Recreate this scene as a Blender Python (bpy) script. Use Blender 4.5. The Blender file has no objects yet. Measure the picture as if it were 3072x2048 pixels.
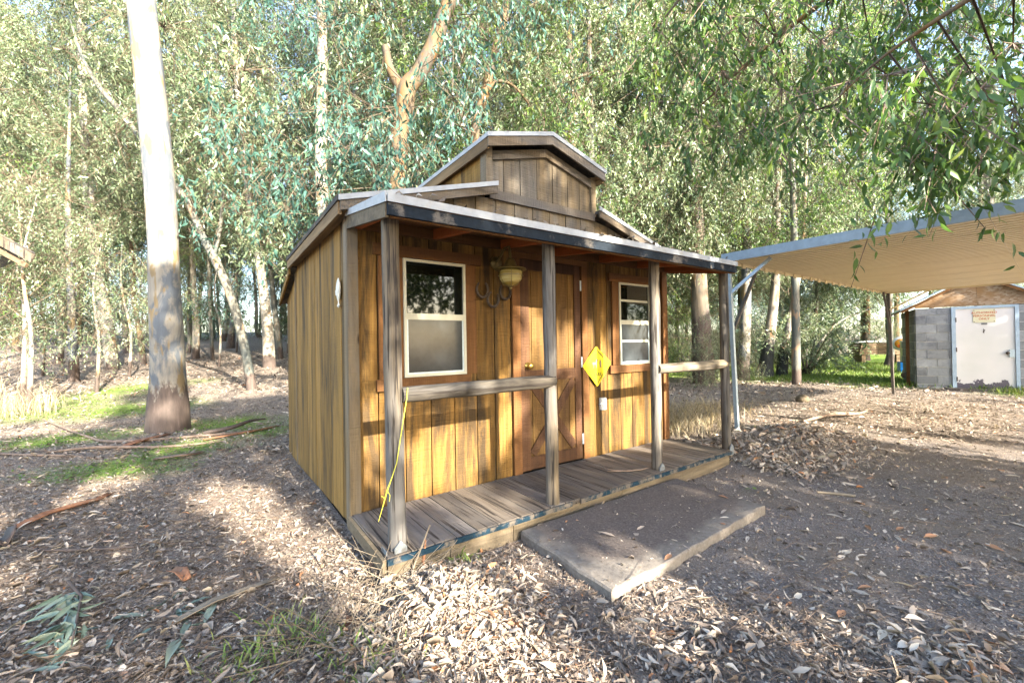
import bpy, math, random
import numpy as np
from mathutils import Vector, Matrix

# ------------------------------------------------------------------ camera, sky, sun, exposure
sc = bpy.context.scene
col = sc.collection
cam_d = bpy.data.cameras.new('camera'); cam = bpy.data.objects.new('camera', cam_d); col.objects.link(cam)
cam_d.sensor_width = 36.0; cam_d.lens = 14.745; cam_d.clip_start = 0.05; cam_d.clip_end = 2000
_r = Vector((0.81449856, -0.57992601, -0.01667097)); _u = Vector((0.01033051, -0.0142332, 0.99984534)); _f = Vector((0.5800736, 0.8145448, 0.00560199))
cam.matrix_world = Matrix(((_r.x, _u.x, -_f.x, -0.766), (_r.y, _u.y, -_f.y, -2.970), (_r.z, _u.z, -_f.z, 1.311), (0, 0, 0, 1)))
sc.camera = cam

SUN_EL, SUN_AZ = math.radians(23.5), math.radians(3.0)
SUN = Vector((math.cos(SUN_EL) * math.sin(SUN_AZ), -math.cos(SUN_EL) * math.cos(SUN_AZ), math.sin(SUN_EL)))
w = bpy.data.worlds.new('World'); sc.world = w; w.use_nodes = True
bg = w.node_tree.nodes['Background']
sky = w.node_tree.nodes.new('ShaderNodeTexSky'); sky.sky_type = 'NISHITA'; sky.sun_disc = False
sky.sun_elevation = SUN_EL; sky.sun_rotation = math.radians(177.0); sky.air_density = 1.0; sky.dust_density = 1.5; sky.ozone_density = 1.0
w.node_tree.links.new(sky.outputs[0], bg.inputs[0]); bg.inputs[1].default_value = 0.15
sl = bpy.data.lights.new('sun', 'SUN'); sl.energy = 5.0; sl.angle = math.radians(0.53); sl.color = (1.0, 0.92, 0.77)
so = bpy.data.objects.new('sun', sl); col.objects.link(so); so.rotation_euler = SUN.to_track_quat('Z', 'Y').to_euler()
sc.view_settings.view_transform = 'Standard'; sc.view_settings.look = 'None'; sc.view_settings.gamma = 1.0
sc.view_settings.exposure = 2.7
try: sc.view_settings.use_curve_mapping = False
except Exception: pass
cy = sc.cycles
cy.max_bounces = 5; cy.diffuse_bounces = 3; cy.glossy_bounces = 2; cy.transmission_bounces = 3; cy.transparent_max_bounces = 4
cy.caustics_reflective = False; cy.caustics_refractive = False
cy.use_adaptive_sampling = True; cy.adaptive_threshold = 0.018
cy.use_denoising = True

rng = np.random.default_rng(7)
random.seed(5)

# ------------------------------------------------------------------ tags and builders
def tag(o, label=None, cat=None, group=None, kind=None):
    if label: o['label'] = label
    if cat: o['category'] = cat
    if group: o['group'] = group
    if kind: o['kind'] = kind
    return o

def empty(name, loc=(0, 0, 0), rz=0.0, parent=None):
    o = bpy.data.objects.new(name, None); col.objects.link(o)
    o.empty_display_size = 0.1; o.location = loc; o.rotation_euler = (0, 0, rz)
    if parent: o.parent = parent
    return o

def mesh_np(name, V, F, mats, attr=None, midx=None, smooth=False):
    """mesh from numpy arrays, triangles only"""
    V = np.asarray(V, np.float32); F = np.asarray(F, np.int32)
    me = bpy.data.meshes.new(name)
    me.vertices.add(len(V)); me.vertices.foreach_set('co', V.ravel())
    me.loops.add(F.size); me.loops.foreach_set('vertex_index', F.ravel())
    me.polygons.add(len(F)); me.polygons.foreach_set('loop_start', np.arange(0, F.size, 3, dtype=np.int32))
    if midx is not None: me.polygons.foreach_set('material_index', np.asarray(midx, np.int32))
    if smooth: me.polygons.foreach_set('use_smooth', np.ones(len(F), bool))
    if attr is not None:
        for k, a in attr.items():
            at = me.attributes.new(k, 'FLOAT', 'POINT'); at.data.foreach_set('value', np.asarray(a, np.float32))
    for m in (mats if isinstance(mats, (list, tuple)) else [mats]): me.materials.append(m)
    me.update(calc_edges=True)
    return me

def link(name, me, parent=None, loc=None, rz=None):
    o = bpy.data.objects.new(name, me); col.objects.link(o)
    if parent: o.parent = parent
    if loc is not None: o.location = loc
    if rz is not None: o.rotation_euler = (0, 0, rz)
    return o

class MB:
    """collects shapes, then becomes one mesh object"""
    def __init__(s): s.v = []; s.f = []; s.sm = []
    def add(s, vs, fs, smooth=False):
        b = len(s.v); s.v += [tuple(p) for p in vs]; s.f += [tuple(i + b for i in f) for f in fs]; s.sm += [smooth] * len(fs); return s
    def box(s, x0, x1, y0, y1, z0, z1):
        return s.add([(x0, y0, z0), (x1, y0, z0), (x1, y1, z0), (x0, y1, z0), (x0, y0, z1), (x1, y0, z1), (x1, y1, z1), (x0, y1, z1)],
                     [(3, 2, 1, 0), (4, 5, 6, 7), (0, 1, 5, 4), (1, 2, 6, 5), (2, 3, 7, 6), (3, 0, 4, 7)])
    def prism(s, poly, axis, a, b):
        """poly in the two other axes (in x,y,z order), extruded along axis from a to b"""
        n = len(poly)
        def p(q, t): return {'x': (t, q[0], q[1]), 'y': (q[0], t, q[1]), 'z': (q[0], q[1], t)}[axis]
        return s.add([p(q, a) for q in poly] + [p(q, b) for q in poly],
                     [tuple(range(n))[::-1], tuple(range(n, 2 * n))] + [(i, (i + 1) % n, n + (i + 1) % n, n + i) for i in range(n)])
    def bar(s, p, q, w, h, up=(0, 0, 1)):
        """rectangular bar from p to q"""
        p = Vector(p); q = Vector(q); d = (q - p).normalized(); sd = d.cross(Vector(up)).normalized(); u = sd.cross(d)
        c = [(-w / 2, -h / 2), (w / 2, -h / 2), (w / 2, h / 2), (-w / 2, h / 2)]
        return s.add([p + sd * a + u * b for a, b in c] + [q + sd * a + u * b for a, b in c],
                     [(3, 2, 1, 0), (4, 5, 6, 7), (0, 1, 5, 4), (1, 2, 6, 5), (2, 3, 7, 6), (3, 0, 4, 7)])
    def tube(s, pts, rad, n=10, cap=True, wob=0.0, seed=0):
        R = random.Random(seed); pts = [Vector(p) for p in pts]; rings = []
        if not hasattr(rad, '__len__'): rad = [rad] * len(pts)
        ref = Vector((1, 0, 0)) if abs((pts[-1] - pts[0]).normalized().x) < 0.8 else Vector((0, 1, 0))
        ph = [R.uniform(0, 6.28) for _ in range(6)]
        vs = []
        for i, p in enumerate(pts):
            d = (pts[min(i + 1, len(pts) - 1)] - pts[max(i - 1, 0)]).normalized()
            a = (ref - d * ref.dot(d)).normalized(); b = d.cross(a)
            for k in range(n):
                t = 2 * math.pi * k / n
                r = rad[i] * (1 + wob * (0.5 * math.sin(2 * t + ph[0] + i * .35) + 0.35 * math.sin(3 * t + ph[1] - i * .5) + 0.3 * math.sin(5 * t + ph[2] + i * .8) + R.uniform(-.4, .4)))
                vs.append(p + a * math.cos(t) * r + b * math.sin(t) * r)
        fs = [(i * n + k, i * n + (k + 1) % n, (i + 1) * n + (k + 1) % n, (i + 1) * n + k) for i in range(len(pts) - 1) for k in range(n)]
        s.add(vs, fs, True)
        if cap:
            m = (len(pts) - 1) * n
            s.add(vs[:n], [tuple(range(n))[::-1]]); s.add(vs[m:], [tuple(range(n))])
        return s
    def lathe(s, prof, c, n=20):
        vs = [(c[0] + r * math.cos(2 * math.pi * k / n), c[1] + r * math.sin(2 * math.pi * k / n), c[2] + z) for r, z in prof for k in range(n)]
        return s.add(vs, [(i * n + k, i * n + (k + 1) % n, (i + 1) * n + (k + 1) % n, (i + 1) * n + k) for i in range(len(prof) - 1) for k in range(n)], True)
    def build(s, name, mat, parent=None, loc=None, rz=None):
        me = bpy.data.meshes.new(name); me.from_pydata([tuple(v) for v in s.v], [], s.f)
        me.polygons.foreach_set('use_smooth', s.sm); me.materials.append(mat); me.update()
        return link(name, me, parent, loc, rz)

def spline(P, sub=4):
    """Catmull-Rom through rows of P (x,y,z,r)"""
    P = np.asarray(P, float); Q = np.vstack([2 * P[0] - P[1], P, 2 * P[-1] - P[-2]]); out = []
    for i in range(1, len(Q) - 2):
        for t in np.linspace(0, 1, sub, endpoint=False):
            a, b, c, d = Q[i - 1], Q[i], Q[i + 1], Q[i + 2]
            out.append(0.5 * (2 * b + (c - a) * t + (2 * a - 5 * b + 4 * c - d) * t * t + (3 * b - a - 3 * c + d) * t ** 3))
    out.append(P[-1]); return np.array(out)

# ------------------------------------------------------------------ materials
def newmat(name, rough=0.8, spec=0.3):
    m = bpy.data.materials.new(name); m.use_nodes = True
    nt = m.node_tree; b = nt.nodes['Principled BSDF']
    b.inputs['Roughness'].default_value = rough; b.inputs['Specular IOR Level'].default_value = spec
    return m, nt, b
def N(nt, t, **kw):
    n = nt.nodes.new('ShaderNode' + t)
    for k, v in kw.items(): setattr(n, k, v)
    return n
def ramp(nt, fac, stops):
    r = N(nt, 'ValToRGB'); e = r.color_ramp.elements
    while len(e) < len(stops): e.new(0.5)
    for el, (p, c) in zip(e, stops): el.position = p; el.color = (*c, 1) if len(c) == 3 else c
    nt.links.new(fac, r.inputs[0]); return r.outputs[0]
def noise(nt, vec, scale, detail=5, rough=0.55, dist=0.0):
    n = N(nt, 'TexNoise'); n.inputs['Scale'].default_value = scale; n.inputs['Detail'].default_value = detail
    n.inputs['Roughness'].default_value = rough; n.inputs['Distortion'].default_value = dist
    if vec is not None: nt.links.new(vec, n.inputs['Vector'])
    return n.outputs['Fac']
def mapped(nt, scale, rand=True, kind='Object'):
    tc = N(nt, 'TexCoord'); mp = N(nt, 'Mapping'); mp.inputs['Scale'].default_value = scale
    v = tc.outputs[kind]
    if rand:
        oi = N(nt, 'ObjectInfo'); vm = N(nt, 'VectorMath', operation='SCALE'); vm.inputs[0].default_value = (13.1, 7.7, 29.3)
        nt.links.new(oi.outputs['Random'], vm.inputs['Scale'])
        ad = N(nt, 'VectorMath', operation='ADD'); nt.links.new(v, ad.inputs[0]); nt.links.new(vm.outputs[0], ad.inputs[1]); v = ad.outputs[0]
    nt.links.new(v, mp.inputs['Vector']); return mp.outputs[0]
def mix(nt, fac, a, b, blend='MIX'):
    m = N(nt, 'Mix', data_type='RGBA', blend_type=blend)
    for s, v in ((m.inputs[0], fac), (m.inputs[6], a), (m.inputs[7], b)):
        if isinstance(v, (int, float)): s.default_value = v
        elif isinstance(v, tuple): s.default_value = (*v, 1)
        else: nt.links.new(v, s)
    return m.outputs[2]
def bump(nt, b, h, strength=0.3, dist=0.01):
    n = N(nt, 'Bump'); n.inputs['Strength'].default_value = strength; n.inputs['Distance'].default_value = dist
    nt.links.new(h, n.inputs['Height']); nt.links.new(n.outputs[0], b.inputs['Normal'])
def randval(nt, lo, hi):
    oi = N(nt, 'ObjectInfo'); mr = N(nt, 'MapRange'); mr.inputs['To Min'].default_value = lo; mr.inputs['To Max'].default_value = hi
    nt.links.new(oi.outputs['Random'], mr.inputs['Value']); return mr.outputs[0]
def tint(nt, c, lo, hi):
    v = randval(nt, lo, hi); cc = N(nt, 'CombineColor')
    for i in range(3): nt.links.new(v, cc.inputs[i])
    return mix(nt, 1.0, c, cc.outputs[0], 'MULTIPLY')

AX = {'x': (0.9, 20, 20), 'y': (20, 0.9, 20), 'z': (20, 20, 0.9)}
AX2 = {'x': (0.8, 7, 7), 'y': (7, 0.8, 7), 'z': (7, 7, 0.8)}
def wood(name, lo, hi, axis='z', stain=(0.05, 0.035, 0.02), amt=(0.52, 0.75), knots=0.0, rough=0.8, var=(0.75, 1.15), grey=None, saw=True, cracks=0.0):
    m, nt, b = newmat(name, rough, 0.25)
    v = mapped(nt, AX[axis]); g = noise(nt, v, 1.0, 8, 0.65, 0.8)
    c = ramp(nt, g, [(0.3, lo), (0.7, hi)])
    if grey:
        g3 = noise(nt, mapped(nt, tuple(x * 0.45 for x in AX2[axis])), 1.0, 4, 0.6, 0.4)
        c = mix(nt, ramp(nt, g3, [(0.42, (0, 0, 0)), (0.62, (1, 1, 1))]), c, grey)
    s = noise(nt, mapped(nt, AX2[axis]), 1.0, 6, 0.7, 0.5)
    c = mix(nt, ramp(nt, s, [(amt[0], (0, 0, 0)), (amt[1], (0.85, 0.85, 0.85))]), c, stain)
    if knots > 0:
        sc2 = {'x': (1.6, 5, 5), 'y': (5, 1.6, 5), 'z': (5, 5, 2.2)}[axis]
        vo = N(nt, 'TexVoronoi'); vo.inputs['Scale'].default_value = 1.0; nt.links.new(mapped(nt, sc2), vo.inputs['Vector'])
        c = mix(nt, ramp(nt, vo.outputs['Distance'], [(0.05 * knots, (1, 1, 1)), (0.16 * knots, (0, 0, 0))]), c, (0.035, 0.02, 0.012))
    if cracks > 0:
        cs = {'x': (1.6, 46, 46), 'y': (46, 1.6, 46), 'z': (46, 46, 1.6)}[axis]; ck = noise(nt, mapped(nt, cs), 1.0, 4, 0.6, 0.3)
        c = mix(nt, ramp(nt, ck, [(0.36 + .04 * cracks, (1, 1, 1)), (0.43 + .04 * cracks, (0, 0, 0))]), c, (0.03, 0.024, 0.02))
    c = tint(nt, c, *var)
    nt.links.new(c, b.inputs['Base Color'])
    h = noise(nt, mapped(nt, {'x': (90, 6, 6), 'y': (6, 90, 6), 'z': (6, 6, 90)}[axis] if saw else AX[axis]), 1.0, 3, 0.6)
    ad = N(nt, 'Math', operation='ADD'); nt.links.new(h, ad.inputs[0]); nt.links.new(g, ad.inputs[1]); bump(nt, b, ad.outputs[0], 0.8, 0.008)
    return m
def plain(name, c, rough=0.6, spec=0.4, metal=0.0, var=0.12, nscale=14.0, dirt=None, tv=None):
    m, nt, b = newmat(name, rough, spec); b.inputs['Metallic'].default_value = metal
    g = noise(nt, mapped(nt, (1, 1, 1)), nscale, 6, 0.65)
    cc = ramp(nt, g, [(0.3, tuple(x * (1 - var) for x in c)), (0.7, tuple(min(1, x * (1 + var)) for x in c))])
    if dirt:
        g2 = noise(nt, mapped(nt, (1, 1, 1)), dirt[1], 7, 0.7); cc = mix(nt, ramp(nt, g2, [(dirt[2], (0, 0, 0)), (dirt[3], (1, 1, 1))]), cc, dirt[0])
    if tv: cc = tint(nt, cc, *tv)
    nt.links.new(cc, b.inputs['Base Color']); bump(nt, b, g, 0.15, 0.004); return m

M = {}
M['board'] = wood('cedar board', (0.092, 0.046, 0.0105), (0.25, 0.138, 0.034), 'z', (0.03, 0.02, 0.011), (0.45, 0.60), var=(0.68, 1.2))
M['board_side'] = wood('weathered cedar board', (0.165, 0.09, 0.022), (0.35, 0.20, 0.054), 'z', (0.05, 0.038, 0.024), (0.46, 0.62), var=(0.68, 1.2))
M['board_gable'] = wood('greyed gable board', (0.15, 0.105, 0.055), (0.25, 0.18, 0.10), 'z', (0.06, 0.05, 0.04), (0.45, 0.7), var=(0.8, 1.1), grey=(0.18, 0.155, 0.125))
M['trim'] = wood('red brown trim', (0.092, 0.040, 0.0135), (0.17, 0.078, 0.026), 'z', (0.06, 0.025, 0.012), (0.56, 0.8))
M['trim_x'] = wood('red brown trim across', (0.092, 0.040, 0.0135), (0.17, 0.078, 0.026), 'x', (0.06, 0.025, 0.012), (0.56, 0.8))
M['trim_y'] = wood('red brown rafter', (0.22, 0.058, 0.014), (0.32, 0.095, 0.025), 'y', (0.07, 0.025, 0.012), (0.6, 0.85))
M['corner'] = wood('grey brown corner board', (0.14, 0.10, 0.055), (0.25, 0.18, 0.10), 'z', (0.05, 0.04, 0.03), (0.5, 0.75), knots=0.7, grey=(0.17, 0.155, 0.135))
M['greytrim_x'] = wood('grey weathered trim', (0.12, 0.085, 0.05), (0.21, 0.155, 0.10), 'x', (0.035, 0.028, 0.02), (0.5, 0.75), grey=(0.155, 0.14, 0.125))
M['eave_y'] = wood('brown eave board', (0.16, 0.10, 0.05), (0.30, 0.20, 0.10), 'y', (0.04, 0.03, 0.02), (0.45, 0.7))
M['post'] = wood('weathered log post', (0.055, 0.04, 0.026), (0.23, 0.175, 0.105), 'z', (0.035, 0.027, 0.02), (0.48, 0.66), knots=1.3, grey=(0.13, 0.122, 0.115), saw=False, cracks=1.0)
M['log_x'] = wood('weathered log rail', (0.065, 0.052, 0.036), (0.23, 0.185, 0.12), 'x', (0.035, 0.028, 0.022), (0.46, 0.64), knots=0.9, grey=(0.13, 0.122, 0.112), saw=False, cracks=1.0)
M['deck'] = wood('grey deck plank', (0.115, 0.09, 0.07), (0.20, 0.165, 0.13), 'y', (0.055, 0.043, 0.034), (0.48, 0.72), knots=0.35, var=(0.7, 1.15), grey=(0.15, 0.135, 0.125), cracks=.2)
M['skirt'] = wood('pale skirt board', (0.10, 0.075, 0.047), (0.19, 0.15, 0.10), 'x', (0.04, 0.032, 0.024), (0.5, 0.75))
M['door'] = wood('door plank', (0.075, 0.038, 0.011), (0.185, 0.104, 0.031), 'z', (0.055, 0.028, 0.014), (0.5, 0.72))
M['doorframe'] = wood('door frame board', (0.045, 0.021, 0.011), (0.098, 0.047, 0.021), 'z', (0.04, 0.02, 0.015), (0.5, 0.75))
M['bluepaint'] = plain('worn blue black paint', (0.012, 0.017, 0.024), 0.75, 0.12, var=0.4, nscale=30, dirt=((0.13, 0.115, 0.10), 7.0, 0.54, 0.64))
M['deckedge'] = plain('worn blue deck edge paint', (0.010, 0.028, 0.045), 0.75, 0.12, var=0.4, nscale=30, dirt=((0.13, 0.11, 0.09), 9.0, 0.46, 0.56))
M['drip'] = plain('galvanised drip edge', (0.36, 0.37, 0.38), 0.55, 0.4, var=0.15, dirt=((0.32, 0.29, 0.24), 9.0, 0.55, 0.75))
M['shingle'] = plain('dark roofing', (0.07, 0.065, 0.06), 0.95, 0.2, var=0.5, nscale=60, dirt=((0.22, 0.16, 0.10), 6.0, 0.5, 0.7))
M['dark'] = plain('dark void', (0.012, 0.009, 0.007), 0.95, 0.1)
M['winframe'] = plain('cream window frame', (0.46, 0.45, 0.36), 0.45, 0.4, var=0.06, dirt=((0.35, 0.31, 0.22), 12.0, 0.62, 0.8))
M['zinc'] = plain('galvanised steel', (0.42, 0.50, 0.56), 0.42, 0.5, metal=0.35, var=0.15, nscale=20)
M['bracket'] = plain('dull galvanised bracket', (0.16, 0.175, 0.185), 0.6, 0.3, var=0.25, nscale=30, dirt=((0.09, 0.075, 0.06), 18.0, 0.52, 0.66))
M['cpbeam'] = plain('grey blue steel beam', (0.30, 0.36, 0.42), 0.5, 0.5, metal=0.3, var=0.15)
M['cpbrace'] = plain('dark steel brace', (0.10, 0.085, 0.075), 0.6, 0.4, metal=0.2, var=0.25)
M['cppanel'] = plain('cream corrugated sheet', (0.86, 0.74, 0.48), 0.45, 0.4, metal=0.0, var=0.05, nscale=4, dirt=((0.55, 0.45, 0.28), 2.5, 0.6, 0.85))
M['concrete'] = plain('rough concrete', (0.23, 0.20, 0.175), 0.95, 0.2, var=0.35, nscale=26, dirt=((0.085, 0.066, 0.056), 2.2, 0.36, 0.56))
M['block'] = plain('grey concrete block', (0.24, 0.25, 0.265), 0.9, 0.2, var=0.16, nscale=22, dirt=((0.13, 0.135, 0.155), 2.5, 0.5, 0.64), tv=(0.72, 1.15))
M['mortar'] = plain('mortar', (0.40, 0.40, 0.39), 0.95, 0.2)
M['brass'] = plain('brass knob', (0.55, 0.38, 0.10), 0.25, 0.5, metal=0.9, var=0.05)
M['iron'] = plain('rusty iron', (0.075, 0.055, 0.042), 0.7, 0.4, metal=0.4, var=0.35, nscale=40)
M['bronze'] = plain('aged bronze fixture', (0.17, 0.13, 0.045), 0.5, 0.5, metal=0.5, var=0.3)
M['white'] = plain('off white paint', (0.70, 0.68, 0.64), 0.5, 0.4, var=0.05)
M['bone'] = plain('white painted carving', (0.66, 0.63, 0.55), 0.7, 0.3, var=0.2, nscale=30)
M['cord'] = plain('yellow green cord', (0.55, 0.52, 0.06), 0.6, 0.3, var=0.1)
M['black'] = plain('black print', (0.02, 0.02, 0.018), 0.6, 0.3)
M['redprint'] = plain('faded red print', (0.50, 0.12, 0.05), 0.6, 0.3)
M['signcream'] = plain('cream sign board', (0.62, 0.58, 0.40), 0.5, 0.3, var=0.06)
M['yellow'] = plain('yellow sign', (0.80, 0.62, 0.012), 0.4, 0.4, var=0.05)
M['blueframe'] = plain('blue grey door frame', (0.33, 0.42, 0.52), 0.5, 0.4, var=0.12)
M['blueplastic'] = plain('bright blue plastic', (0.01, 0.16, 0.55), 0.45, 0.4, var=0.1)
M['orange'] = plain('orange print', (0.75, 0.30, 0.03), 0.5, 0.3, var=0.2)
M['redpaint'] = plain('red print', (0.55, 0.05, 0.03), 0.5, 0.3)
M['lumber'] = wood('dark lumber', (0.09, 0.06, 0.04), (0.2, 0.14, 0.08), 'x')
M['roofwhite'] = plain('pale tarp', (0.62, 0.63, 0.62), 0.6, 0.3)

def glassmat(name, base, rough, spec=0.7):
    m, nt, b = newmat(name, rough, spec); g = noise(nt, mapped(nt, (1, 1, 1)), 3.0, 4)
    nt.links.new(ramp(nt, g, [(0.35, tuple(x * 0.35 for x in base)), (0.7, base)]), b.inputs['Base Color'])
    b.inputs['IOR'].default_value = 1.55; return m
M['glass'] = glassmat('window glass', (0.010, 0.012, 0.008), 0.03, 0.5)
M['screen'] = glassmat('insect screened glass', (0.050, 0.058, 0.064), 0.16, 0.3)
def osbmat():
    m, nt, b = newmat('strand board', 0.85, 0.2)
    vo = N(nt, 'TexVoronoi'); vo.inputs['Scale'].default_value = 16; nt.links.new(mapped(nt, (1, 1, 2.2)), vo.inputs['Vector'])
    c = ramp(nt, vo.outputs['Color'], [(0.2, (0.22, 0.14, 0.08)), (0.5, (0.31, 0.215, 0.14)), (0.8, (0.37, 0.29, 0.215))])
    g = noise(nt, mapped(nt, (1, 1, 1)), 2.0, 4); c = mix(nt, ramp(nt, g, [(0.45, (0, 0, 0)), (0.65, (1, 1, 1))]), c, (0.26, 0.15, 0.07))
    nt.links.new(c, b.inputs['Base Color']); return m
M['osb'] = osbmat()
def globemat():
    m, nt, b = newmat('amber glass globe', 0.12, 0.6)
    g = noise(nt, mapped(nt, (1, 1, 18), False), 3.0, 2); nt.links.new(ramp(nt, g, [(0.35, (0.26, 0.19, 0.045)), (0.7, (0.50, 0.43, 0.19))]), b.inputs['Base Color'])
    b.inputs['Subsurface Weight'].default_value = 0.0; return m
M['globe'] = globemat()
def peelmat():
    m, nt, b = newmat('peeling white door paint', 0.5, 0.4)
    tc = N(nt, 'TexCoord'); sx = N(nt, 'SeparateXYZ'); nt.links.new(tc.outputs['Object'], sx.inputs[0])
    g = noise(nt, tc.outputs['Object'], 5.0, 7, 0.7); mr = N(nt, 'MapRange'); mr.inputs['From Min'].default_value = 0.0; mr.inputs['From Max'].default_value = 0.42
    mr.inputs['To Min'].default_value = 0.62; mr.inputs['To Max'].default_value = 0.30; nt.links.new(sx.outputs['Z'], mr.inputs['Value'])
    lt = N(nt, 'Math', operation='LESS_THAN'); nt.links.new(g, lt.inputs[0]); nt.links.new(mr.outputs[0], lt.inputs[1])
    g2 = noise(nt, tc.outputs['Object'], 1.3, 3); c = ramp(nt, g2, [(0.35, (0.58, 0.57, 0.555)), (0.65, (0.65, 0.62, 0.62))])
    c = mix(nt, lt.outputs[0], c, (0.10, 0.085, 0.11)); nt.links.new(c, b.inputs['Base Color']); return m
M['peel'] = peelmat()

def leafmat(name, stops, trans=0.28, rough=0.42, spec=0.5, var=(0.8, 1.2)):
    m, nt, b = newmat(name, rough, spec)
    a = N(nt, 'Attribute', attribute_name='v'); c = ramp(nt, a.outputs['Fac'], stops); c = tint(nt, c, *var)
    nt.links.new(c, b.inputs['Base Color'])
    tr = N(nt, 'BsdfTranslucent'); nt.links.new(mix(nt, 1.0, c, (1.15, 1.15, 0.7), 'MULTIPLY'), tr.inputs[0])
    ms = N(nt, 'MixShader'); ms.inputs[0].default_value = trans
    nt.links.new(b.outputs[0], ms.inputs[1]); nt.links.new(tr.outputs[0], ms.inputs[2])
    nt.links.new(ms.outputs[0], nt.nodes['Material Output'].inputs[0]); return m
M['sage'] = leafmat('sage gum leaf', [(0.0, (0.04, 0.075, 0.035)), (0.32, (0.105, 0.155, 0.078)), (0.62, (0.215, 0.27, 0.15)), (0.84, (0.36, 0.40, 0.25)), (0.95, (0.44, 0.44, 0.30)), (1.0, (0.38, 0.29, 0.18))], rough=0.38, spec=0.6)
M['teal'] = leafmat('blue green gum leaf', [(0.0, (0.03, 0.075, 0.055)), (0.4, (0.06, 0.14, 0.11)), (0.75, (0.11, 0.22, 0.165)), (1.0, (0.22, 0.28, 0.11))])
M['olive'] = leafmat('olive gum leaf', [(0.0, (0.035, 0.08, 0.024)), (0.4, (0.08, 0.155, 0.046)), (0.72, (0.165, 0.25, 0.058)), (1.0, (0.30, 0.36, 0.08))], trans=0.42)
M['dusty'] = leafmat('dusty fallen gum leaf', [(0.0, (0.07, 0.12, 0.10)), (0.6, (0.13, 0.19, 0.16)), (1.0, (0.24, 0.27, 0.2))], trans=0.1)
M['twig'] = plain('pale dry twig', (0.21, 0.17, 0.125), 0.85, 0.2, var=0.3, nscale=3)
M['twigdark'] = plain('brown twig', (0.11, 0.085, 0.06), 0.85, 0.2, var=0.3, nscale=3)
M['litter'] = leafmat('dry leaf litter', [(0.0, (0.07, 0.054, 0.045)), (0.28, (0.19, 0.15, 0.122)), (0.58, (0.35, 0.285, 0.23)), (0.86, (0.52, 0.445, 0.365)), (0.94, (0.36, 0.16, 0.07)), (1.0, (0.58, 0.52, 0.42))], trans=0.1, rough=0.6, spec=0.3)
M['blade'] = leafmat('grass blade', [(0.0, (0.07, 0.13, 0.025)), (0.6, (0.15, 0.23, 0.04)), (1.0, (0.30, 0.30, 0.10))], trans=0.35, rough=0.5)
M['straw'] = leafmat('dry straw', [(0.0, (0.26, 0.19, 0.10)), (0.6, (0.42, 0.34, 0.21)), (1.0, (0.55, 0.47, 0.33))], trans=0.2, rough=0.6)
M['stick'] = plain('grey brown stick', (0.20, 0.145, 0.11), 0.85, 0.2, var=0.4, nscale=12)
M['redbark'] = wood('red brown bark strip', (0.20, 0.085, 0.045), (0.36, 0.18, 0.10), 'x', (0.08, 0.05, 0.035), (0.5, 0.8), saw=False)

def barkmat(name, pale, tan, grey, base=(0.06, 0.045, 0.038), hbase=0.9, soft=0.5):
    m, nt, b = newmat(name, 0.75, 0.25)
    tc = N(nt, 'TexCoord'); sx = N(nt, 'SeparateXYZ'); nt.links.new(tc.outputs['Object'], sx.inputs[0])
    g1 = noise(nt, mapped(nt, (1.0, 1.0, 0.5)), 2.6, 6, 0.62, 0.6); g2 = noise(nt, mapped(nt, (1.0, 1.0, 0.35)), 5.3, 4, 0.55, 0.4); g3 = noise(nt, mapped(nt, (9, 9, 1.2)), 2.0, 6, 0.6)
    c = mix(nt, ramp(nt, g1, [(0.48, (0, 0, 0)), (0.56, (1, 1, 1))]), pale, grey)
    c = mix(nt, ramp(nt, g2, [(0.58, (0, 0, 0)), (0.63, (1, 1, 1))]), c, tan)
    c = mix(nt, 0.3, c, ramp(nt, g3, [(0.35, (0.35, 0.33, 0.3)), (0.65, (1, 1, 1))]), 'MULTIPLY')
    ad = N(nt, 'MapRange'); ad.inputs['From Min'].default_value = hbase * 0.1; ad.inputs['From Max'].default_value = hbase * 1.9; nt.links.new(sx.outputs['Z'], ad.inputs['Value'])
    g4 = noise(nt, mapped(nt, (3.5, 3.5, 0.8)), 2.0, 8, 0.8)
    lt = N(nt, 'Math', operation='SUBTRACT'); nt.links.new(g4, lt.inputs[0]); nt.links.new(ad.outputs[0], lt.inputs[1])
    rough_c = ramp(nt, noise(nt, mapped(nt, (12, 12, 1.5)), 1.6, 6, 0.7), [(0.3, base), (0.55, tuple(x * 1.5 for x in base)), (0.8, tuple(x * 2.6 for x in base))])
    c = mix(nt, ramp(nt, lt.outputs[0], [(0.0, (0, 0, 0)), (0.08, (1, 1, 1))]), c, rough_c)
    nt.links.new(tint(nt, c, 0.9, 1.1), b.inputs['Base Color']); bump(nt, b, g3, 0.35, 0.02); return m
M['bark_white'] = barkmat('white gum bark', (0.26, 0.236, 0.195), (0.215, 0.16, 0.088), (0.11, 0.123, 0.14), hbase=0.75)
M['bark_pale'] = barkmat('pale gum bark', (0.34, 0.30, 0.24), (0.28, 0.195, 0.115), (0.20, 0.20, 0.19), hbase=0.5)
M['bark_tan'] = barkmat('tan gum bark', (0.15, 0.10, 0.052), (0.165, 0.088, 0.032), (0.095, 0.078, 0.06), hbase=0.4)
M['bark_dark'] = barkmat('dark green grey bark', (0.17, 0.16, 0.13), (0.28, 0.19, 0.12), (0.11, 0.12, 0.11), hbase=0.5)
M['bark_shaggy'] = barkmat('shaggy brown bark', (0.17, 0.135, 0.10), (0.21, 0.13, 0.07), (0.10, 0.09, 0.08), hbase=2.2)
M['bark_burnt'] = barkmat('bark burnt at the foot', (0.30, 0.26, 0.205), (0.27, 0.155, 0.08), (0.17, 0.155, 0.14), base=(0.025, 0.026, 0.024), hbase=1.3)

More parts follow.
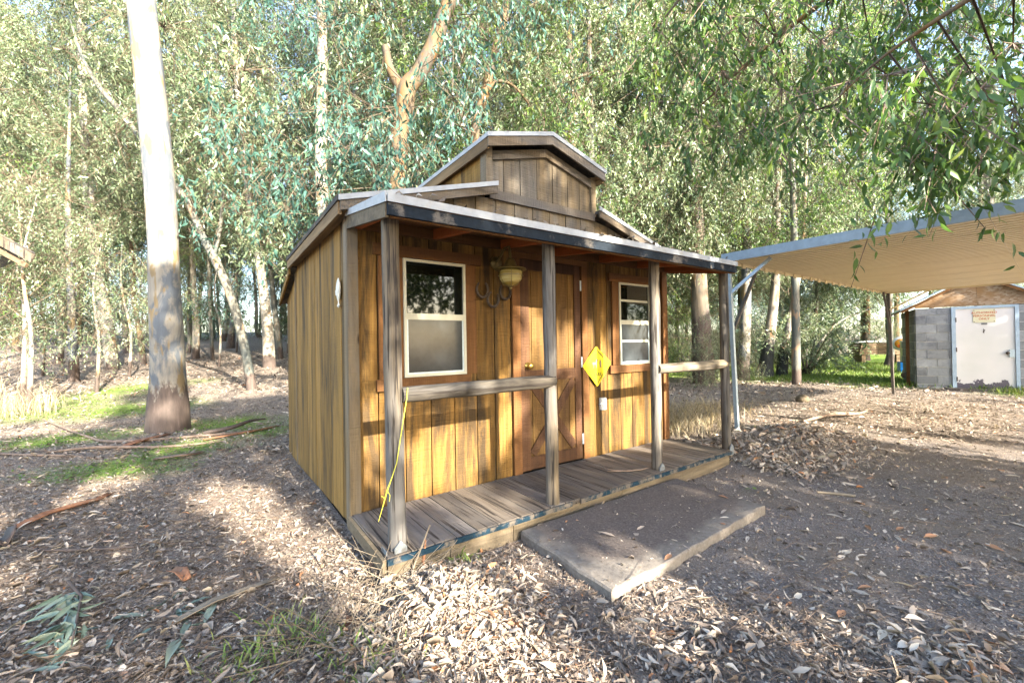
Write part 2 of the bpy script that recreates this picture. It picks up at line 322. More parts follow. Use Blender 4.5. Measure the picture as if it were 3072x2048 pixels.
# ------------------------------------------------------------------ terrain
def sstep(a, b, x):
    t = np.clip((x - a) / (b - a), 0, 1); return t * t * (3 - 2 * t)
def snoise(x, y, s=1.0, seed=0):
    r = np.random.default_rng(seed); o = 0
    for i in range(7):
        a = r.uniform(0, 6.283); k = s * 1.6 ** (i * 0.7); o = o + np.sin((x * np.cos(a) + y * np.sin(a)) * k + r.uniform(0, 6.283)) / (1 + i * 0.45)
    return o / 3.0
def blob(x, y, cx, cy, rx, ry, a=0.0):
    c, s = math.cos(a), math.sin(a); u = ((x - cx) * c + (y - cy) * s) / rx; v = (-(x - cx) * s + (y - cy) * c) / ry
    return np.exp(-(u * u + v * v))
def terrain(x, y):
    x = np.asarray(x, float); y = np.asarray(y, float)
    dx, dy = x + 0.766, y + 2.97; d = 0.58 * dx + 0.8145 * dy; l = 0.8145 * dx - 0.58 * dy
    s = 1 - sstep(-2, 3, l)
    h = 0.075 * np.clip(d - 7, 0, 45) * s + 0.03 * np.clip(d - 26, 0, 60) * (1 - s)
    near = sstep(0.0, 0.5, np.maximum(np.maximum(-0.35 - x, x - 3.9), np.maximum(-1.75 - y, y - 3.2)))
    h = h + 0.035 * snoise(x, y, 1.1, 3) * (0.35 + 0.65 * near) * np.where(y < 9, 1, 2.0)
    h = h + 0.10 * blob(x, y, 0.16, -1.12, 0.34, 0.30, 0.6) - 0.20 * blob(x, y, -0.22, -0.86, 0.15, 0.09, -0.6) + 0.03 * blob(x, y, -0.40, -0.75, 0.2, 0.15)
    h = h + 0.18 * (1 + .45 * snoise(x, y, 5.5, 17)) * blob(x, y, 4.5, -0.72, 0.75, 0.42, -0.35) + 0.10 * blob(x, y, 5.2, -0.8, 0.8, 0.4)
    h = h + 0.038 * blob(x, y, 1.6, -1.2, 1.3, 0.7)
    return h
def T(x, y): return float(terrain(x, y))
def fdrive(x, y):
    """bare dark dirt and gravel of the drive, 0..1"""
    n = 0.22 * snoise(x, y, 2.6, 11)
    a = sstep(-0.25, 0.25, (x - 0.75) + 0.55 * (y + 1.75) * -1 * 0 + n) * sstep(-0.2, 0.35, -0.62 - y + n * 0.6 + 0.0 * x)
    a = a * sstep(-0.2, 0.6, -(y + 0.62) - 0.15 * (x - 4) * (x > 4) + n + 0.25)
    strip = np.exp(-(((x - 0.62) * 0.92 + (y + 1.0) * 0.40) / 0.30) ** 2)       # paler litter band painted along the sun strip in front of the slab
    b = sstep(6.0, 7.4, x + n) * sstep(-2.6, -1.6, y)
    return np.clip(a * (1 - 0.55 * strip) * (1 - b) * (1 - blob(x, y, 4.5, -0.75, 0.9, 0.5, -0.35)), 0, 1)
def fgrass(x, y):
    n = snoise(x, y, 2.3, 21)
    g = sum(blob(x, y, *b) for b in [(-2.6, 5.9, 1.0, .8), (-1.6, 3.3, .8, .5, -.6), (-.5, 5.6, .8, .8), (-.1, 4.6, .4, .4), (-2.0, 8.3, 1.2, .8), (-3.6, 9.8, 1.6, 1.2), (-2.6, 12.0, 1.6, 1.0), (-1.1, 4.2, .5, .5)])
    g = np.clip(g * 1.1 + n * 0.35 - 0.25, 0, 1)
    lawn = sstep(0.0, 1.5, x - 12.8 + 0.25 * (y - 2) + n) * sstep(-3.0, -1.5, y) * (1 - sstep(6.5, 9.0, y))
    return np.clip(np.maximum(g, lawn), 0, 1)
def axis_pts(c, near, step, far):
    a = [c]; s = step
    while a[-1] < far:
        if a[-1] - c > near: s *= 1.13
        a.append(a[-1] + s)
    b = [c]; s = step
    while b[-1] > -far:
        if c - b[-1] > near: s *= 1.13
        b.append(b[-1] - s)
    return np.array(b[::-1][:-1] + a)
gx = axis_pts(1.0, 4.5, 0.055, 400); gy = axis_pts(0.5, 4.0, 0.055, 400)
GX, GY = np.meshgrid(gx, gy); GZ = terrain(GX, GY)
nx, ny = len(gx), len(gy); idx = np.arange(nx * ny).reshape(ny, nx)
q = np.stack([idx[:-1, :-1], idx[:-1, 1:], idx[1:, 1:], idx[1:, :-1]], -1).reshape(-1, 4)
F = np.vstack([q[:, [0, 1, 2]], q[:, [0, 2, 3]]])
def groundmat():
    m, nt, b = newmat('forest floor', 0.95, 0.15)
    tc = N(nt, 'TexCoord'); v = tc.outputs['Object']
    n1 = noise(nt, v, 22, 8, 0.75); n2 = noise(nt, v, 95, 6, 0.7); n3 = noise(nt, v, 1.7, 5, 0.6)
    n5 = noise(nt, v, 48, 6, 0.8); lit = ramp(nt, n5, [(0.34, (0.06, 0.047, 0.039)), (0.46, (0.17, 0.136, 0.112)), (0.57, (0.34, 0.28, 0.23)), (0.70, (0.52, 0.45, 0.37))])
    grav = ramp(nt, n2, [(0.3, (0.07, 0.058, 0.053)), (0.46, (0.16, 0.134, 0.122)), (0.58, (0.27, 0.235, 0.215)), (0.72, (0.46, 0.42, 0.39))])
    grav = mix(nt, ramp(nt, n3, [(0.4, (0, 0, 0)), (0.65, (0.6, 0.6, 0.6))]), grav, (0.20, 0.16, 0.122))
    gr = ramp(nt, noise(nt, v, 30, 6, 0.7), [(0.3, (0.09, 0.15, 0.025)), (0.6, (0.20, 0.30, 0.05)), (0.8, (0.32, 0.38, 0.09))])
    ad = N(nt, 'Attribute', attribute_name='drive'); ag = N(nt, 'Attribute', attribute_name='grass')
    c = mix(nt, ad.outputs['Fac'], lit, grav); c = mix(nt, ag.outputs['Fac'], c, gr)
    nt.links.new(c, b.inputs['Base Color'])
    add = N(nt, 'Math', operation='ADD'); nt.links.new(n1, add.inputs[0]); nt.links.new(n2, add.inputs[1]); bump(nt, b, add.outputs[0], 0.8, 0.02); return m
gm = mesh_np('ground', np.stack([GX, GY, GZ], -1).reshape(-1, 3), F, groundmat(), {'drive': fdrive(GX, GY).ravel(), 'grass': fgrass(GX, GY).ravel()}, smooth=True)
tag(link('ground', gm), 'leaf strewn forest floor with a bare dirt drive', None, None, 'structure')

# ------------------------------------------------------------------ leaf scattering
LEAF2 = (np.array([(0, 0, 0), (.42, .5, .03), (1, 0, -.04), (.42, -.5, .03)]), np.array([(0, 1, 2), (0, 2, 3)]))
LEAF4 = (np.array([(0, 0, 0), (.25, .46, .05), (.25, -.46, .05), (.62, .42, .02), (.62, -.42, .02), (1, .05, -.16)]), np.array([(0, 2, 1), (1, 2, 4), (1, 4, 3), (3, 4, 5)]))
LEAF8 = (np.array([(0, 0, 0), (.07, .06, 0), (.07, -.06, 0), (.25, .42, .04), (.25, 0, 0), (.25, -.42, .04), (.55, .48, .03), (.55, .03, -.02), (.55, -.40, .03), (.82, .25, -.04), (.82, .06, -.07), (.82, -.12, -.04), (1.0, .12, -.15)]),
         np.array([(0, 2, 1), (1, 2, 4), (1, 4, 3), (2, 5, 4), (3, 4, 7), (3, 7, 6), (4, 5, 8), (4, 8, 7), (6, 7, 10), (6, 10, 9), (7, 8, 11), (7, 11, 10), (9, 10, 12), (10, 11, 12)]))
def norm(a): return a / np.maximum(np.linalg.norm(a, axis=-1, keepdims=True), 1e-9)
def leaves(P, D, S, L, Wd, tm, curl=None):
    D = norm(D); S = norm(S - D * (S * D).sum(-1, keepdims=True)); Nn = np.cross(D, S)
    t = tm[0]; n, k = len(P), len(t)
    V = P[:, None, :] + D[:, None, :] * (t[None, :, 0:1] * L[:, None, None]) + S[:, None, :] * (t[None, :, 1:2] * Wd[:, None, None]) + Nn[:, None, :] * (t[None, :, 2:3] * L[:, None, None])
    if curl is not None:
        q_ = (t[None, :, 0] - .5) ** 2 * 4 * (curl[0] * L)[:, None] + np.abs(t[None, :, 1]) * 2 * (curl[1] * Wd)[:, None] + (t[None, :, 0] * t[None, :, 1]) * (curl[2] * Wd)[:, None]
        V = V + Nn[:, None, :] * q_[:, :, None]
    Fc = (tm[1][None] + (np.arange(n) * k)[:, None, None]).reshape(-1, 3)
    return V.reshape(-1, 3), Fc
def strips(A, B, wd, g):
    """thin flat triangles pairs from A to B (twigs)"""
    d = B - A; s = norm(np.cross(d, g.normal(size=A.shape))) * wd; n = len(A)
    V = np.stack([A - s, A + s, B + s * .4, B - s * .4], 1).reshape(-1, 3); b = (np.arange(n) * 4)[:, None]
    return V, np.vstack([b + np.array([[0, 1, 2]]), b + np.array([[0, 2, 3]])])
def sprays(O, g, k=12, ln=(0.4, 0.9), L=(0.10, 0.18), asp=0.2, droop=1.0, tm=LEAF2, spread=0.75):
    """hanging leafy twigs from origins O; returns leaf verts, faces, attr and twig verts, faces"""
    n = len(O); a = g.uniform(0, 6.283, n); out = np.stack([np.cos(a), np.sin(a), g.uniform(-.2, .3, n)], -1); l = g.uniform(*ln, n)
    t = np.linspace(0.12, 1.0, k)[None, :, None]
    P = O[:, None, :] + out[:, None, :] * (l[:, None, None] * t * .55) + np.array([0, 0, -1.0]) * (l[:, None, None] * (.25 * t + .55 * t * t) * droop)
    tips = P[:, -1]; P = (P + g.normal(scale=.02, size=P.shape)).reshape(-1, 3); m = len(P)
    D = np.array([0, 0, -1.0]) * droop + g.normal(scale=spread, size=(m, 3)); S = g.normal(size=(m, 3))
    Ls = g.uniform(*L, m); V, Fc = leaves(P, D, S, Ls, Ls * asp * g.uniform(.75, 1.3, m), tm)
    v = np.clip(np.repeat(g.beta(1.5, 1.7, n), k) * .6 + g.uniform(0, .4, m), 0, 1)
    TV, TF = strips(O, tips, 0.006, g)
    return V, Fc, np.repeat(v, len(tm[0])), TV, TF, (P, norm(D), S, Ls)
def foliage_mesh(name, O, g, leafm, extra=None, **kw):
    V, Fc, v, TV, TF, _ = sprays(O, g, **kw)
    parts = [(TV, TF)] + (extra or [])
    Vs = [V]; Fs = [Fc]; mi = [np.zeros(len(Fc))]; n = len(V); at = [v]
    for a, f in parts: Vs.append(a); Fs.append(f + n); mi.append(np.ones(len(f))); at.append(np.full(len(a), .5)); n += len(a)
    return mesh_np(name, np.vstack(Vs), np.vstack(Fs), [leafm, M['twigdark']], {'v': np.concatenate(at)}, np.concatenate(mi))
def crown_origins(g, zlo, zhi, rad, ncl, nsp, clr=(.45, 1.05)):
    t = g.uniform(0, 1, ncl); a = g.uniform(0, 6.283, ncl); r = rad * np.sqrt(g.uniform(0.03, 1, ncl)) * (1 - .45 * np.abs(2 * t - .9) ** 2)
    c = np.stack([r * np.cos(a), r * np.sin(a), zlo + (zhi - zlo) * t], -1); R = g.uniform(*clr, ncl)
    O = (c[:, None, :] + g.normal(size=(ncl, nsp, 3)) * R[:, None, None] * np.array([.55, .55, .42])).reshape(-1, 3)
    ax = np.stack([c[:, 0] * .05, c[:, 1] * .05, c[:, 2] - r * .55 - .3], -1)
    limbs = strips(ax, c, 0.009, g); lead = strips(np.repeat(c, nsp, 0), O, 0.006, g)
    return O, [limbs, lead]
def tall_crown(seed, mat, zlo=3.5, zhi=16, rad=3.3, ncl=64, nsp=34, k=16, L=(.075, .14), asp=.29):
    g = np.random.default_rng(seed); O, ex = crown_origins(g, zlo, zhi, rad, ncl, nsp)
    return foliage_mesh('crown', O, g, mat, ex, k=k, ln=(.4, .95), L=L, asp=asp, droop=.95, spread=.75)
CROWN = [tall_crown(100 + i, M[c]) for i, c in enumerate(['sage', 'sage', 'teal', 'sage', 'olive'])]
LOWC = [tall_crown(200 + i, M[c], 0.5, 5.2, 1.5, 22, 24, 13, (.06, .11), .30) for i, c in enumerate(['sage', 'olive', 'teal', 'sage'])]
SAPC = [tall_crown(230 + i, M[c], 1.5, 5.4, 1.1, 15, 16, 12, (.06, .11), .28) for i, c in enumerate(['sage', 'olive', 'teal', 'sage'])]

def trunk_mesh(P, mat, n=14, wob=0.05, seed=0, base_drop=0.4):
    P = [list(p) for p in P]; b = P[0]
    Q = [(x - b[0], y - b[1], z - b[2], r) for x, y, z, r in P]; Q = [(Q[0][0], Q[0][1], -base_drop, Q[0][3] * 1.08)] + Q
    S = spline(Q, 5); mb = MB(); mb.tube(S[:, :3], np.maximum(S[:, 3], .006), n, True, wob, seed)
    return mb
def tree(P, mat, crown, label, off=None, rz=0.0, scale=1.0, group=None, seed=0, extra=(), n=14, wob=.05, name='eucalyptus_tree'):
    b = P[0]; e = empty(name, (b[0], b[1], b[2])); tag(e, label, 'tree', group)
    mb = trunk_mesh(P, mat, n, wob, seed)
    for Q in extra:
        S = spline([(x - b[0], y - b[1], z - b[2], r) for x, y, z, r in Q], 5); mb.tube(S[:, :3], np.maximum(S[:, 3], .005), 9, True, wob, seed + 3)
    mb.build('trunk', mat, e)
    if crown is not None:
        o = off if off is not None else (P[-2][0] - b[0], P[-2][1] - b[1], 0)
        c = link('crown', crown, e, o, rz); c.scale = (scale, scale, scale)
    return e

# ------------------------------------------------------------------ the cabin
cab = empty('cabin', (0, 0, 0.17))
tag(cab, 'small honey brown board cabin with a log post porch and raised barn style roof', 'cabin')
XC, RS = 1.755, 0.282
def roofz(x): return 2.122 + RS * (min(x, 2 * XC - x) + 0.095)
def monz(x): return 2.855 + 0.275 * (min(x, 2 * XC - x) - 1.064)
R5 = random.Random(5)
def board_y(name, x0, x1, z0, ztop, yf, mat, parent, th=0.02, gap=0.004):
    """vertical board facing -Y whose top follows ztop(x)"""
    y = yf + R5.uniform(-.0015, .0025); a, b = x0 + gap, x1 - gap
    xs = [a, b] if not (a < XC < b) else [a, XC, b]
    poly = [(a, z0), (b, z0)] + [(x, ztop(x)) for x in xs[::-1]]
    return MB().prism(poly, 'y', y, y + th).build(name, mat, parent)
# front wall
fw = MB().box(0.01, 3.56, 0.036, 0.06, -0.06, 2.02).build('front_wall', M['dark'], cab)
J1 = [0.052, 0.186, 0.383, 0.589, 0.792, 0.998, 1.177, 1.346]; J2 = [2.274, 2.374, 2.577, 2.773, 2.962, 3.16, 3.36, 3.50]
lim = lambda x: min(roofz(x) - 0.07, 2.37)
for J in (J1, J2):
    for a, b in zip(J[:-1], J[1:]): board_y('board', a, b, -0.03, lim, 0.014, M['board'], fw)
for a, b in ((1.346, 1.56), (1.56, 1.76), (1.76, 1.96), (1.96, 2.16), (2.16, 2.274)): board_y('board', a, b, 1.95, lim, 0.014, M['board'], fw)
# gable boards above the porch are greyer
gw = MB().box(0.25, 3.26, 0.03, 0.05, 2.03, 2.10).build('gable_wall', M['dark'], cab)
gj = [0.20 + 0.2 * i for i in range(17)]
for a, b in zip(gj[:-1], gj[1:]): board_y('board', a, b, 2.035, lim, -0.004, M['board_gable'], gw, 0.016)
# corner boards
MB().box(-0.022, 0.05, -0.012, 0.012, -0.10, 2.05).build('corner_board', M['corner'], cab)
MB().box(-0.024, -0.004, 0.0125, 0.085, -0.10, 2.05).build('corner_board', M['corner'], cab)
MB().box(3.502, 3.574, -0.012, 0.012, -0.10, 2.03).build('corner_board', M['trim'], cab)
MB().box(3.5745, 3.595, -0.012, 0.08, -0.10, 2.03).build('corner_board', M['trim'], cab)
# left wall
lw = MB().box(0.022, 0.045, 0.02, 2.99, -0.20, 1.74).build('side_wall', M['dark'], cab)
yj = [0.087, 0.262, 0.448, 0.64, 0.83, 1.03, 1.235, 1.44, 1.643, 1.85, 2.05, 2.245]
for a, b in zip(yj[:-1], yj[1:]):
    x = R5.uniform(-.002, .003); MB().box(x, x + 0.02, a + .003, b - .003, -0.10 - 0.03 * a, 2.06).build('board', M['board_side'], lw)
MB().box(-0.012, 0.01, 2.252, 2.30, -0.19, 2.04).build('corner_board', M['corner'], cab)
for a, b in zip([2.315, 2.54, 2.77], [2.54, 2.77, 2.99]):
    zt = lambda y: 2.0 - 0.30 * (y - 2.18)
    MB().prism([(a + .003, -0.20), (b - .003, -0.20), (b - .003, zt(b) - .03), (a + .003, zt(a) - .03)], 'x', 0.0, 0.02).build('board', M['board_side'], lw)
MB().box(3.53, 3.56, 0.02, 2.99, -0.12, 1.74).build('side_wall', M['board_side'], cab)
MB().box(0.05, 3.55, 2.96, 2.985, -0.2, 1.74).build('rear_wall', M['board_side'], cab)
# main roof: two slopes with rake boards, eave boards and a pale metal edge
Y0, Y1 = -0.125, 2.22
rf = empty('roof', (0, 0, 0), 0, cab)
def slope(xa, xb, zf, th, y0, y1, name, mat, par):
    return MB().prism([(xa, zf(xa)), (xb, zf(xb)), (xb, zf(xb) - th), (xa, zf(xa) - th)], 'y', y0, y1).build(name, mat, par)
slope(-0.095, 1.115, roofz, 0.03, Y0 + .026, Y1, 'roof_panel', M['shingle'], rf)
slope(2 * XC - 1.115, 2 * XC + 0.095, roofz, 0.03, Y0 + .026, Y1, 'roof_panel', M['shingle'], rf)
for xa, xb in ((-0.085, 1.15), (2 * XC - 1.15, 2 * XC + 0.085)):
    slope(xa, xb, lambda x: roofz(x) - .034, 0.062, Y0 + .006, Y0 + .024, 'rake_board', M['greytrim_x'], rf)
    slope(xa - .012, xb, lambda x: roofz(x) + .004, 0.036, Y0 - .004, Y0 + .004, 'drip_edge', M['drip'], rf)
for s in (-1, 1):
    xo = XC + s * (XC + 0.095)
    MB().box(min(xo, xo - s * .022), max(xo, xo - s * .022), Y0 + .03, Y1, roofz(-.095) - .115, roofz(-.095) - .032).build('eave_board', M['eave_y'], rf)
    MB().box(min(xo + s * .008, xo - s * .03), max(xo + s * .008, xo - s * .03), Y0 + .005, Y1 + .01, roofz(-.095) - .030, roofz(-.095) + .006).build('drip_edge', M['shingle'], rf)
    MB().box(min(xo - s * .03, xo - s * .09), max(xo - s * .03, xo - s * .09), Y0 + .03, Y1, roofz(-.095) - .085, roofz(-.095) - .055).build('soffit', M['eave_y'], rf)
# lean-to roof behind
MB().prism([(2.17, 2.06), (3.10, 1.745), (3.10, 1.70), (2.17, 2.015)], 'x', -0.06, 3.62).build('rear_roof', M['shingle'], rf)
MB().prism([(2.225, 2.02), (3.08, 1.73), (3.08, 1.67), (2.225, 1.95)], 'x', -0.082, -0.061).build('rake_board', M['board_side'], rf)
# raised monitor
mon = MB().box(1.16, 2.35, 0.04, 2.15, 2.30, 2.80).build('roof_monitor', M['dark'], cab)
mj = [1.165, 1.29, 1.47, 1.66, 1.85, 2.04, 2.20, 2.345]
for a, b in zip(mj[:-1], mj[1:]): board_y('board', a, b, 2.44, lambda x: monz(x) - .13, 0.004, M['board_gable'], mon)
for i in range(11): MB().box(1.118, 1.138, 0.07 + .19 * i, 0.07 + .19 * i + .184, 2.40, 2.80).build('board', M['board_side'], mon)
for i in range(4): MB().box(2.372, 2.392, 0.07 + .5 * i, 0.07 + .5 * i + .494, 2.40, 2.80).build('board', M['board_side'], mon)
MB().box(1.10, 1.165, -0.02, 0.07, 2.41, 2.80).build('corner_board', M['corner'], mon)
MB().box(2.345, 2.41, -0.02, 0.07, 2.41, 2.80).build('corner_board', M['corner'], mon)
MB().box(1.13, 2.38, -0.03, -0.008, 2.362, 2.438).build('belly_board', M['greytrim_x'], mon)
for xa, xb in ((1.168, XC - .001), (XC + .001, 2.342)):
    slope(xa, xb, lambda x: monz(x) - .115, 0.075, -0.024, -0.002, 'rake_trim', M['greytrim_x'], mon)
for xa, xb, s in ((1.064, XC, -1), (XC, 2 * XC - 1.064, 1)):
    slope(xa, xb, monz, 0.03, Y0 + .026, Y1, 'roof_panel', M['shingle'], mon)
    slope(xa, xb, lambda x: monz(x) - .034, 0.075, Y0 + .006, Y0 + .024, 'rake_board', M['greytrim_x'], mon)
    slope(xa + s * .012 * (s < 0), xb + s * .012 * (s > 0), lambda x: monz(x) + .004, 0.036, Y0 - .004, Y0 + .004, 'drip_edge', M['drip'], mon)
    xo = 1.064 if s < 0 else 2 * XC - 1.064
    MB().box(min(xo, xo - s * .022), max(xo, xo - s * .022), Y0 + .03, Y1, monz(1.064) - .12, monz(1.064) - .032).build('eave_board', M['eave_y'], mon)
    MB().box(min(xo + s * .006, xo - s * .02), max(xo + s * .006, xo - s * .02), Y0 + .005, Y1, monz(1.064) - .030, monz(1.064) + .005).build('drip_edge', M['drip'], mon)
    MB().box(min(xo - s * .03, xo - s * .055), max(xo - s * .03, xo - s * .055), Y0 + .03, Y1, monz(1.064) - .075, monz(1.064) - .045).build('soffit', M['eave_y'], mon)
# porch roof
PF = -0.83
def pz(y): return 2.055 + (2.055 - 1.938) / 0.83 * y
pr = MB().prism([(-.018, pz(-.018)), (PF + .02, pz(PF + .02)), (PF + .02, pz(PF + .02) - .012), (-.018, pz(-.018) - .012)], 'x', -0.005, 3.575).build('porch_roof', M['shingle'], cab)
nb = 6
for i in range(nb):
    ya = PF + .03 + (0.80) / nb * i; yb = ya + .80 / nb - .004
    MB().prism([(ya, pz(ya) - .014), (yb, pz(yb) - .014), (yb, pz(yb) - .028), (ya, pz(ya) - .028)], 'x', 0.0, 3.57).build('sheathing_board', M['trim_x'], pr)
for x in (0.05, 0.62, 1.235, 1.82, 2.43, 3.03, 3.52):
    MB().prism([(-.022, pz(-.022) - .030), (PF + .05, pz(PF + .05) - .030), (PF + .05, pz(PF + .05) - .085), (-.022, pz(-.022) - .105)], 'x', x - .019, x + .019).build('rafter', M['trim_y'], pr)
MB().box(0.055, 3.498, -0.045, -0.006, 1.945, 2.018).build('ledger', M['trim_x'], pr)
MB().box(0.0, 3.565, PF + .026, PF + .050, 1.818, 1.90).build('beam', M['trim_x'], pr)
MB().box(-0.018, 3.585, PF + .002, PF + .024, 1.826, 1.888).build('fascia', M['bluepaint'], pr)
MB().box(-0.022, 3.59, PF - .006, PF + .0, 1.893, 1.938).build('drip_edge', M['drip'], pr)
MB().prism([(-.02, pz(-.02) - .03), (PF + .026, pz(PF + .026) - .05), (PF + .026, pz(PF + .026) - .125), (-.02, pz(-.02) - .115)], 'x', -0.026, -0.007).build('fascia', M['skirt'], pr)
MB().prism([(-.02, pz(-.02) + .008), (PF, pz(PF) + .006), (PF, pz(PF) - .048), (-.02, pz(-.02) - .03)], 'x', -0.034, -0.027).build('drip_edge', M['drip'], pr)
MB().prism([(-.02, pz(-.02) + .004), (PF + .026, pz(PF + .026) + .004), (PF + .026, pz(PF + .026) - .12), (-.02, pz(-.02) - .115)], 'x', 3.577, 3.596).build('fascia', M['trim_y'], pr)
# posts and rails
def log(name, p, q, r, mat, seed, n=14, steps=9, wob=.035):
    p, q = Vector(p), Vector(q); pts = [p.lerp(q, i / steps) for i in range(steps + 1)]
    mb = MB(); rr = random.Random(seed)
    pts = [v + Vector((rr.uniform(-.003, .003), rr.uniform(-.003, .003), rr.uniform(-.002, .002))) for v in pts]
    mb.tube(pts, [r * rr.uniform(.97, 1.04) for _ in pts], n, True, wob, seed); return mb.build(name, mat, cab)
for i, (x, y, r) in enumerate([(0.067, -0.648, .0505), (1.20, -0.675, .047), (2.466, -0.645, .0455), (3.63, -0.665, .0455)]):
    p = log('post', (x - (.012 if i == 0 else 0), y, 1.875), (x, y, 0.0), r, M['post'], 40 + i)
    if i == 1: continue
    s = .036
    mb = MB(); mb.prism([(x - s, -.055), (x + s, -.055), (x + s, .025), (x, .065), (x - s, .025)], 'y', y - r - .010, y - r - .004)
    if i == 0: mb.prism([(y - .05, -.06), (y + .03, -.06), (y + .03, .02), (y - .05, .02)], 'x', x - r - .028, x - r - .022)
    b = mb.build('post_bracket', M['bracket'], p)
log('rail', (0.10, -0.668, 0.862), (1.215, -0.688, 0.872), .046, M['log_x'], 60)
rl = log('rail', (2.45, -0.668, 0.893), (3.63, -0.668, 0.893), .046, M['log_x'], 61)
MB().tube([(3.62, -.668, .893), (3.645, -.668, .893), (3.657, -.668, .893)], [.046, .041, .022], 14).build('rail_end', M['log_x'], rl)
# deck
dk = empty('deck', (0, 0, 0), 0, cab)
xs = -0.022
k = 0
while xs < 3.56:
    wd = R5.uniform(.135, .15); x1 = min(xs + wd, 3.595); z = R5.uniform(-.003, .002); f = R5.uniform(-.006, .004)
    a = R5.uniform(-.003, .003)
    MB().add([(xs + .003, -.726 + f, z - .034), (x1 - .003 + a, -.726 + f, z - .034), (x1 - .003, -.004, z - .034), (xs + .003, -.004, z - .034),
              (xs + .003, -.726 + f, z), (x1 - .003 + a, -.726 + f, z), (x1 - .003, -.004, z), (xs + .003, -.004, z)],
             [(3, 2, 1, 0), (4, 5, 6, 7), (0, 1, 5, 4), (1, 2, 6, 5), (2, 3, 7, 6), (3, 0, 4, 7)]).build('plank', M['deck'], dk)
    xs = x1; k += 1
for a, b in ((-0.02, 0.98), (0.985, 1.33), (1.42, 2.39), (2.395, 3.592)):
    MB().box(a, b, -.745, -.733, -.036, -.0045).build('edge_strip', M['deckedge'], dk)
MB().box(-0.045, -0.0235, -.735, -.015, -.075, -.002).build('side_strip', M['skirt'], dk)
for a, b in ((-0.01, 0.36), (0.365, 0.82), (0.825, 1.9), (1.905, 3.57)):
    MB().box(a, b, -.722, -.692, -.20, -.038).build('skirt_board', M['skirt'], dk)
for x in (0.02, 1.2, 2.4, 3.5): MB().box(x, x + .04, -.690, -.03, -.16, -.039).build('joist', M['lumber'], dk)
MB().box(0.02, 0.11, -.715, -.62, -.26, -.201).build('foot_block', M['skirt'], dk)
# windows
def window(x0, x1, z0, z1, zm, right=True):
    wn = MB(); f = .021; y0, y1 = -.018, .012
    wn.box(x0, x0 + f, y0, y1, z0, z1).box(x1 - f, x1, y0, y1, z0, z1).box(x0 + f, x1 - f, y0, y1, z1 - f, z1).box(x0 + f, x1 - f, y0, y1, z0, z0 + f)
    o = wn.build('window', M['winframe'], cab)
    MB().box(x0 + f, x1 - f, y0 + .004, y1 - .002, zm - .024, zm + .022).build('meeting_rail', M['winframe'], o)
    MB().box(x0 + f, x1 - f, -.002, .004, zm + .022, z1 - f).build('pane', M['glass'], o)
    MB().box(x0 + f, x1 - f, -.006, .000, z0 + f, zm - .024).build('pane', M['screen'], o)
    mb = MB(); g = .012
    mb.box(x0 + f, x0 + f + g, -.012, -.007, z0 + f, zm - .024).box(x1 - f - g, x1 - f, -.012, -.007, z0 + f, zm - .024).box(x0 + f + g, x1 - f - g, -.012, -.007, z0 + f, z0 + f + g)
    mb.build('screen_frame', M['zinc'], o)
    return o
w1 = window(.372, .888, .907, 1.783, 1.357)
MB().box(.155, 1.038, -.014, .012, 1.79, 1.872).build('head_trim', M['trim_x'], w1)
MB().box(.168, .924, -.020, .012, .82, .902).build('sill_trim', M['trim_x'], w1)
MB().box(.190, .370, -.008, .012, .906, 1.786).build('side_trim', M['trim'], w1)
MB().box(.890, .990, -.008, .012, .906, 1.786).build('side_trim', M['trim'], w1)
w2 = window(2.744, 3.262, .899, 1.774, 1.353)
MB().box(2.596, 3.41, -.014, .012, 1.78, 1.863).build('head_trim', M['trim_x'], w2)
MB().box(2.586, 3.42, -.020, .012, .815, .896).build('sill_trim', M['trim_x'], w2)
MB().box(2.640, 2.742, -.008, .012, .90, 1.776).build('side_trim', M['trim'], w2)
MB().box(3.264, 3.366, -.008, .012, .90, 1.776).build('side_trim', M['trim'], w2)
for z in (1.585, 1.15): MB().box(2.772, 3.234, -.0045 if z > 1.3 else -.0085, -.0025 if z > 1.3 else -.0065, z - .012, z + .012).build('blind_slat', M['winframe'], w2)
# door
dr = MB().box(1.436, 2.172, .02, .034, .012, 1.89).build('door', M['dark'], cab)
for a, b in ((1.438, 1.57), (1.57, 1.72), (1.72, 1.87), (1.87, 2.02), (2.02, 2.17)): MB().box(a + .003, b - .003, .006, .019, .016, 1.886).build('plank', M['door'], dr)
for a in ((1.438, 1.532, .014, 1.888), (2.092, 2.170, .014, 1.888)): MB().box(a[0], a[1], -.008, .0055, a[2], a[3]).build('stile', M['doorframe'], dr)
for z in ((.016, .128), (.80, .90), (1.80, 1.886)): MB().box(1.5325, 2.0915, -.006, .0055, *z).build('cross_rail', M['doorframe'], dr)
MB().bar((1.56, -.0005, .15), (2.07, -.0005, .785), .011, .082, (0, 0, 1)).build('brace', M['doorframe'], dr)
MB().bar((1.56, .0035, .785), (2.07, .0035, .15), .010, .082, (0, 0, 1)).build('brace', M['doorframe'], dr)
kn = MB(); kn.lathe([(0, 0), (.033, 0), (.033, .006), (.013, .008), (.012, .03), (.024, .036), (.029, .048), (.024, .062), (.012, .067), (0, .067)], (0, 0, 0), 16)
ko = kn.build('knob', M['brass'], dr, (1.508, -.008, .943)); ko.rotation_euler = (math.radians(90), 0, 0)
for z in (.20, .95, 1.7): MB().box(2.174, 2.190, -.010, -.002, z - .05, z + .05).build('hinge', M['zinc'], dr)
MB().box(1.35, 1.434, -.012, .014, -.004, 1.893).build('door_trim', M['trim'], cab)
MB().box(2.192, 2.27, -.012, .014, -.004, 1.893).build('door_trim', M['trim'], cab)
MB().box(1.35, 2.27, -.014, .0135, 1.895, 1.95).build('door_trim', M['trim_x'], cab)

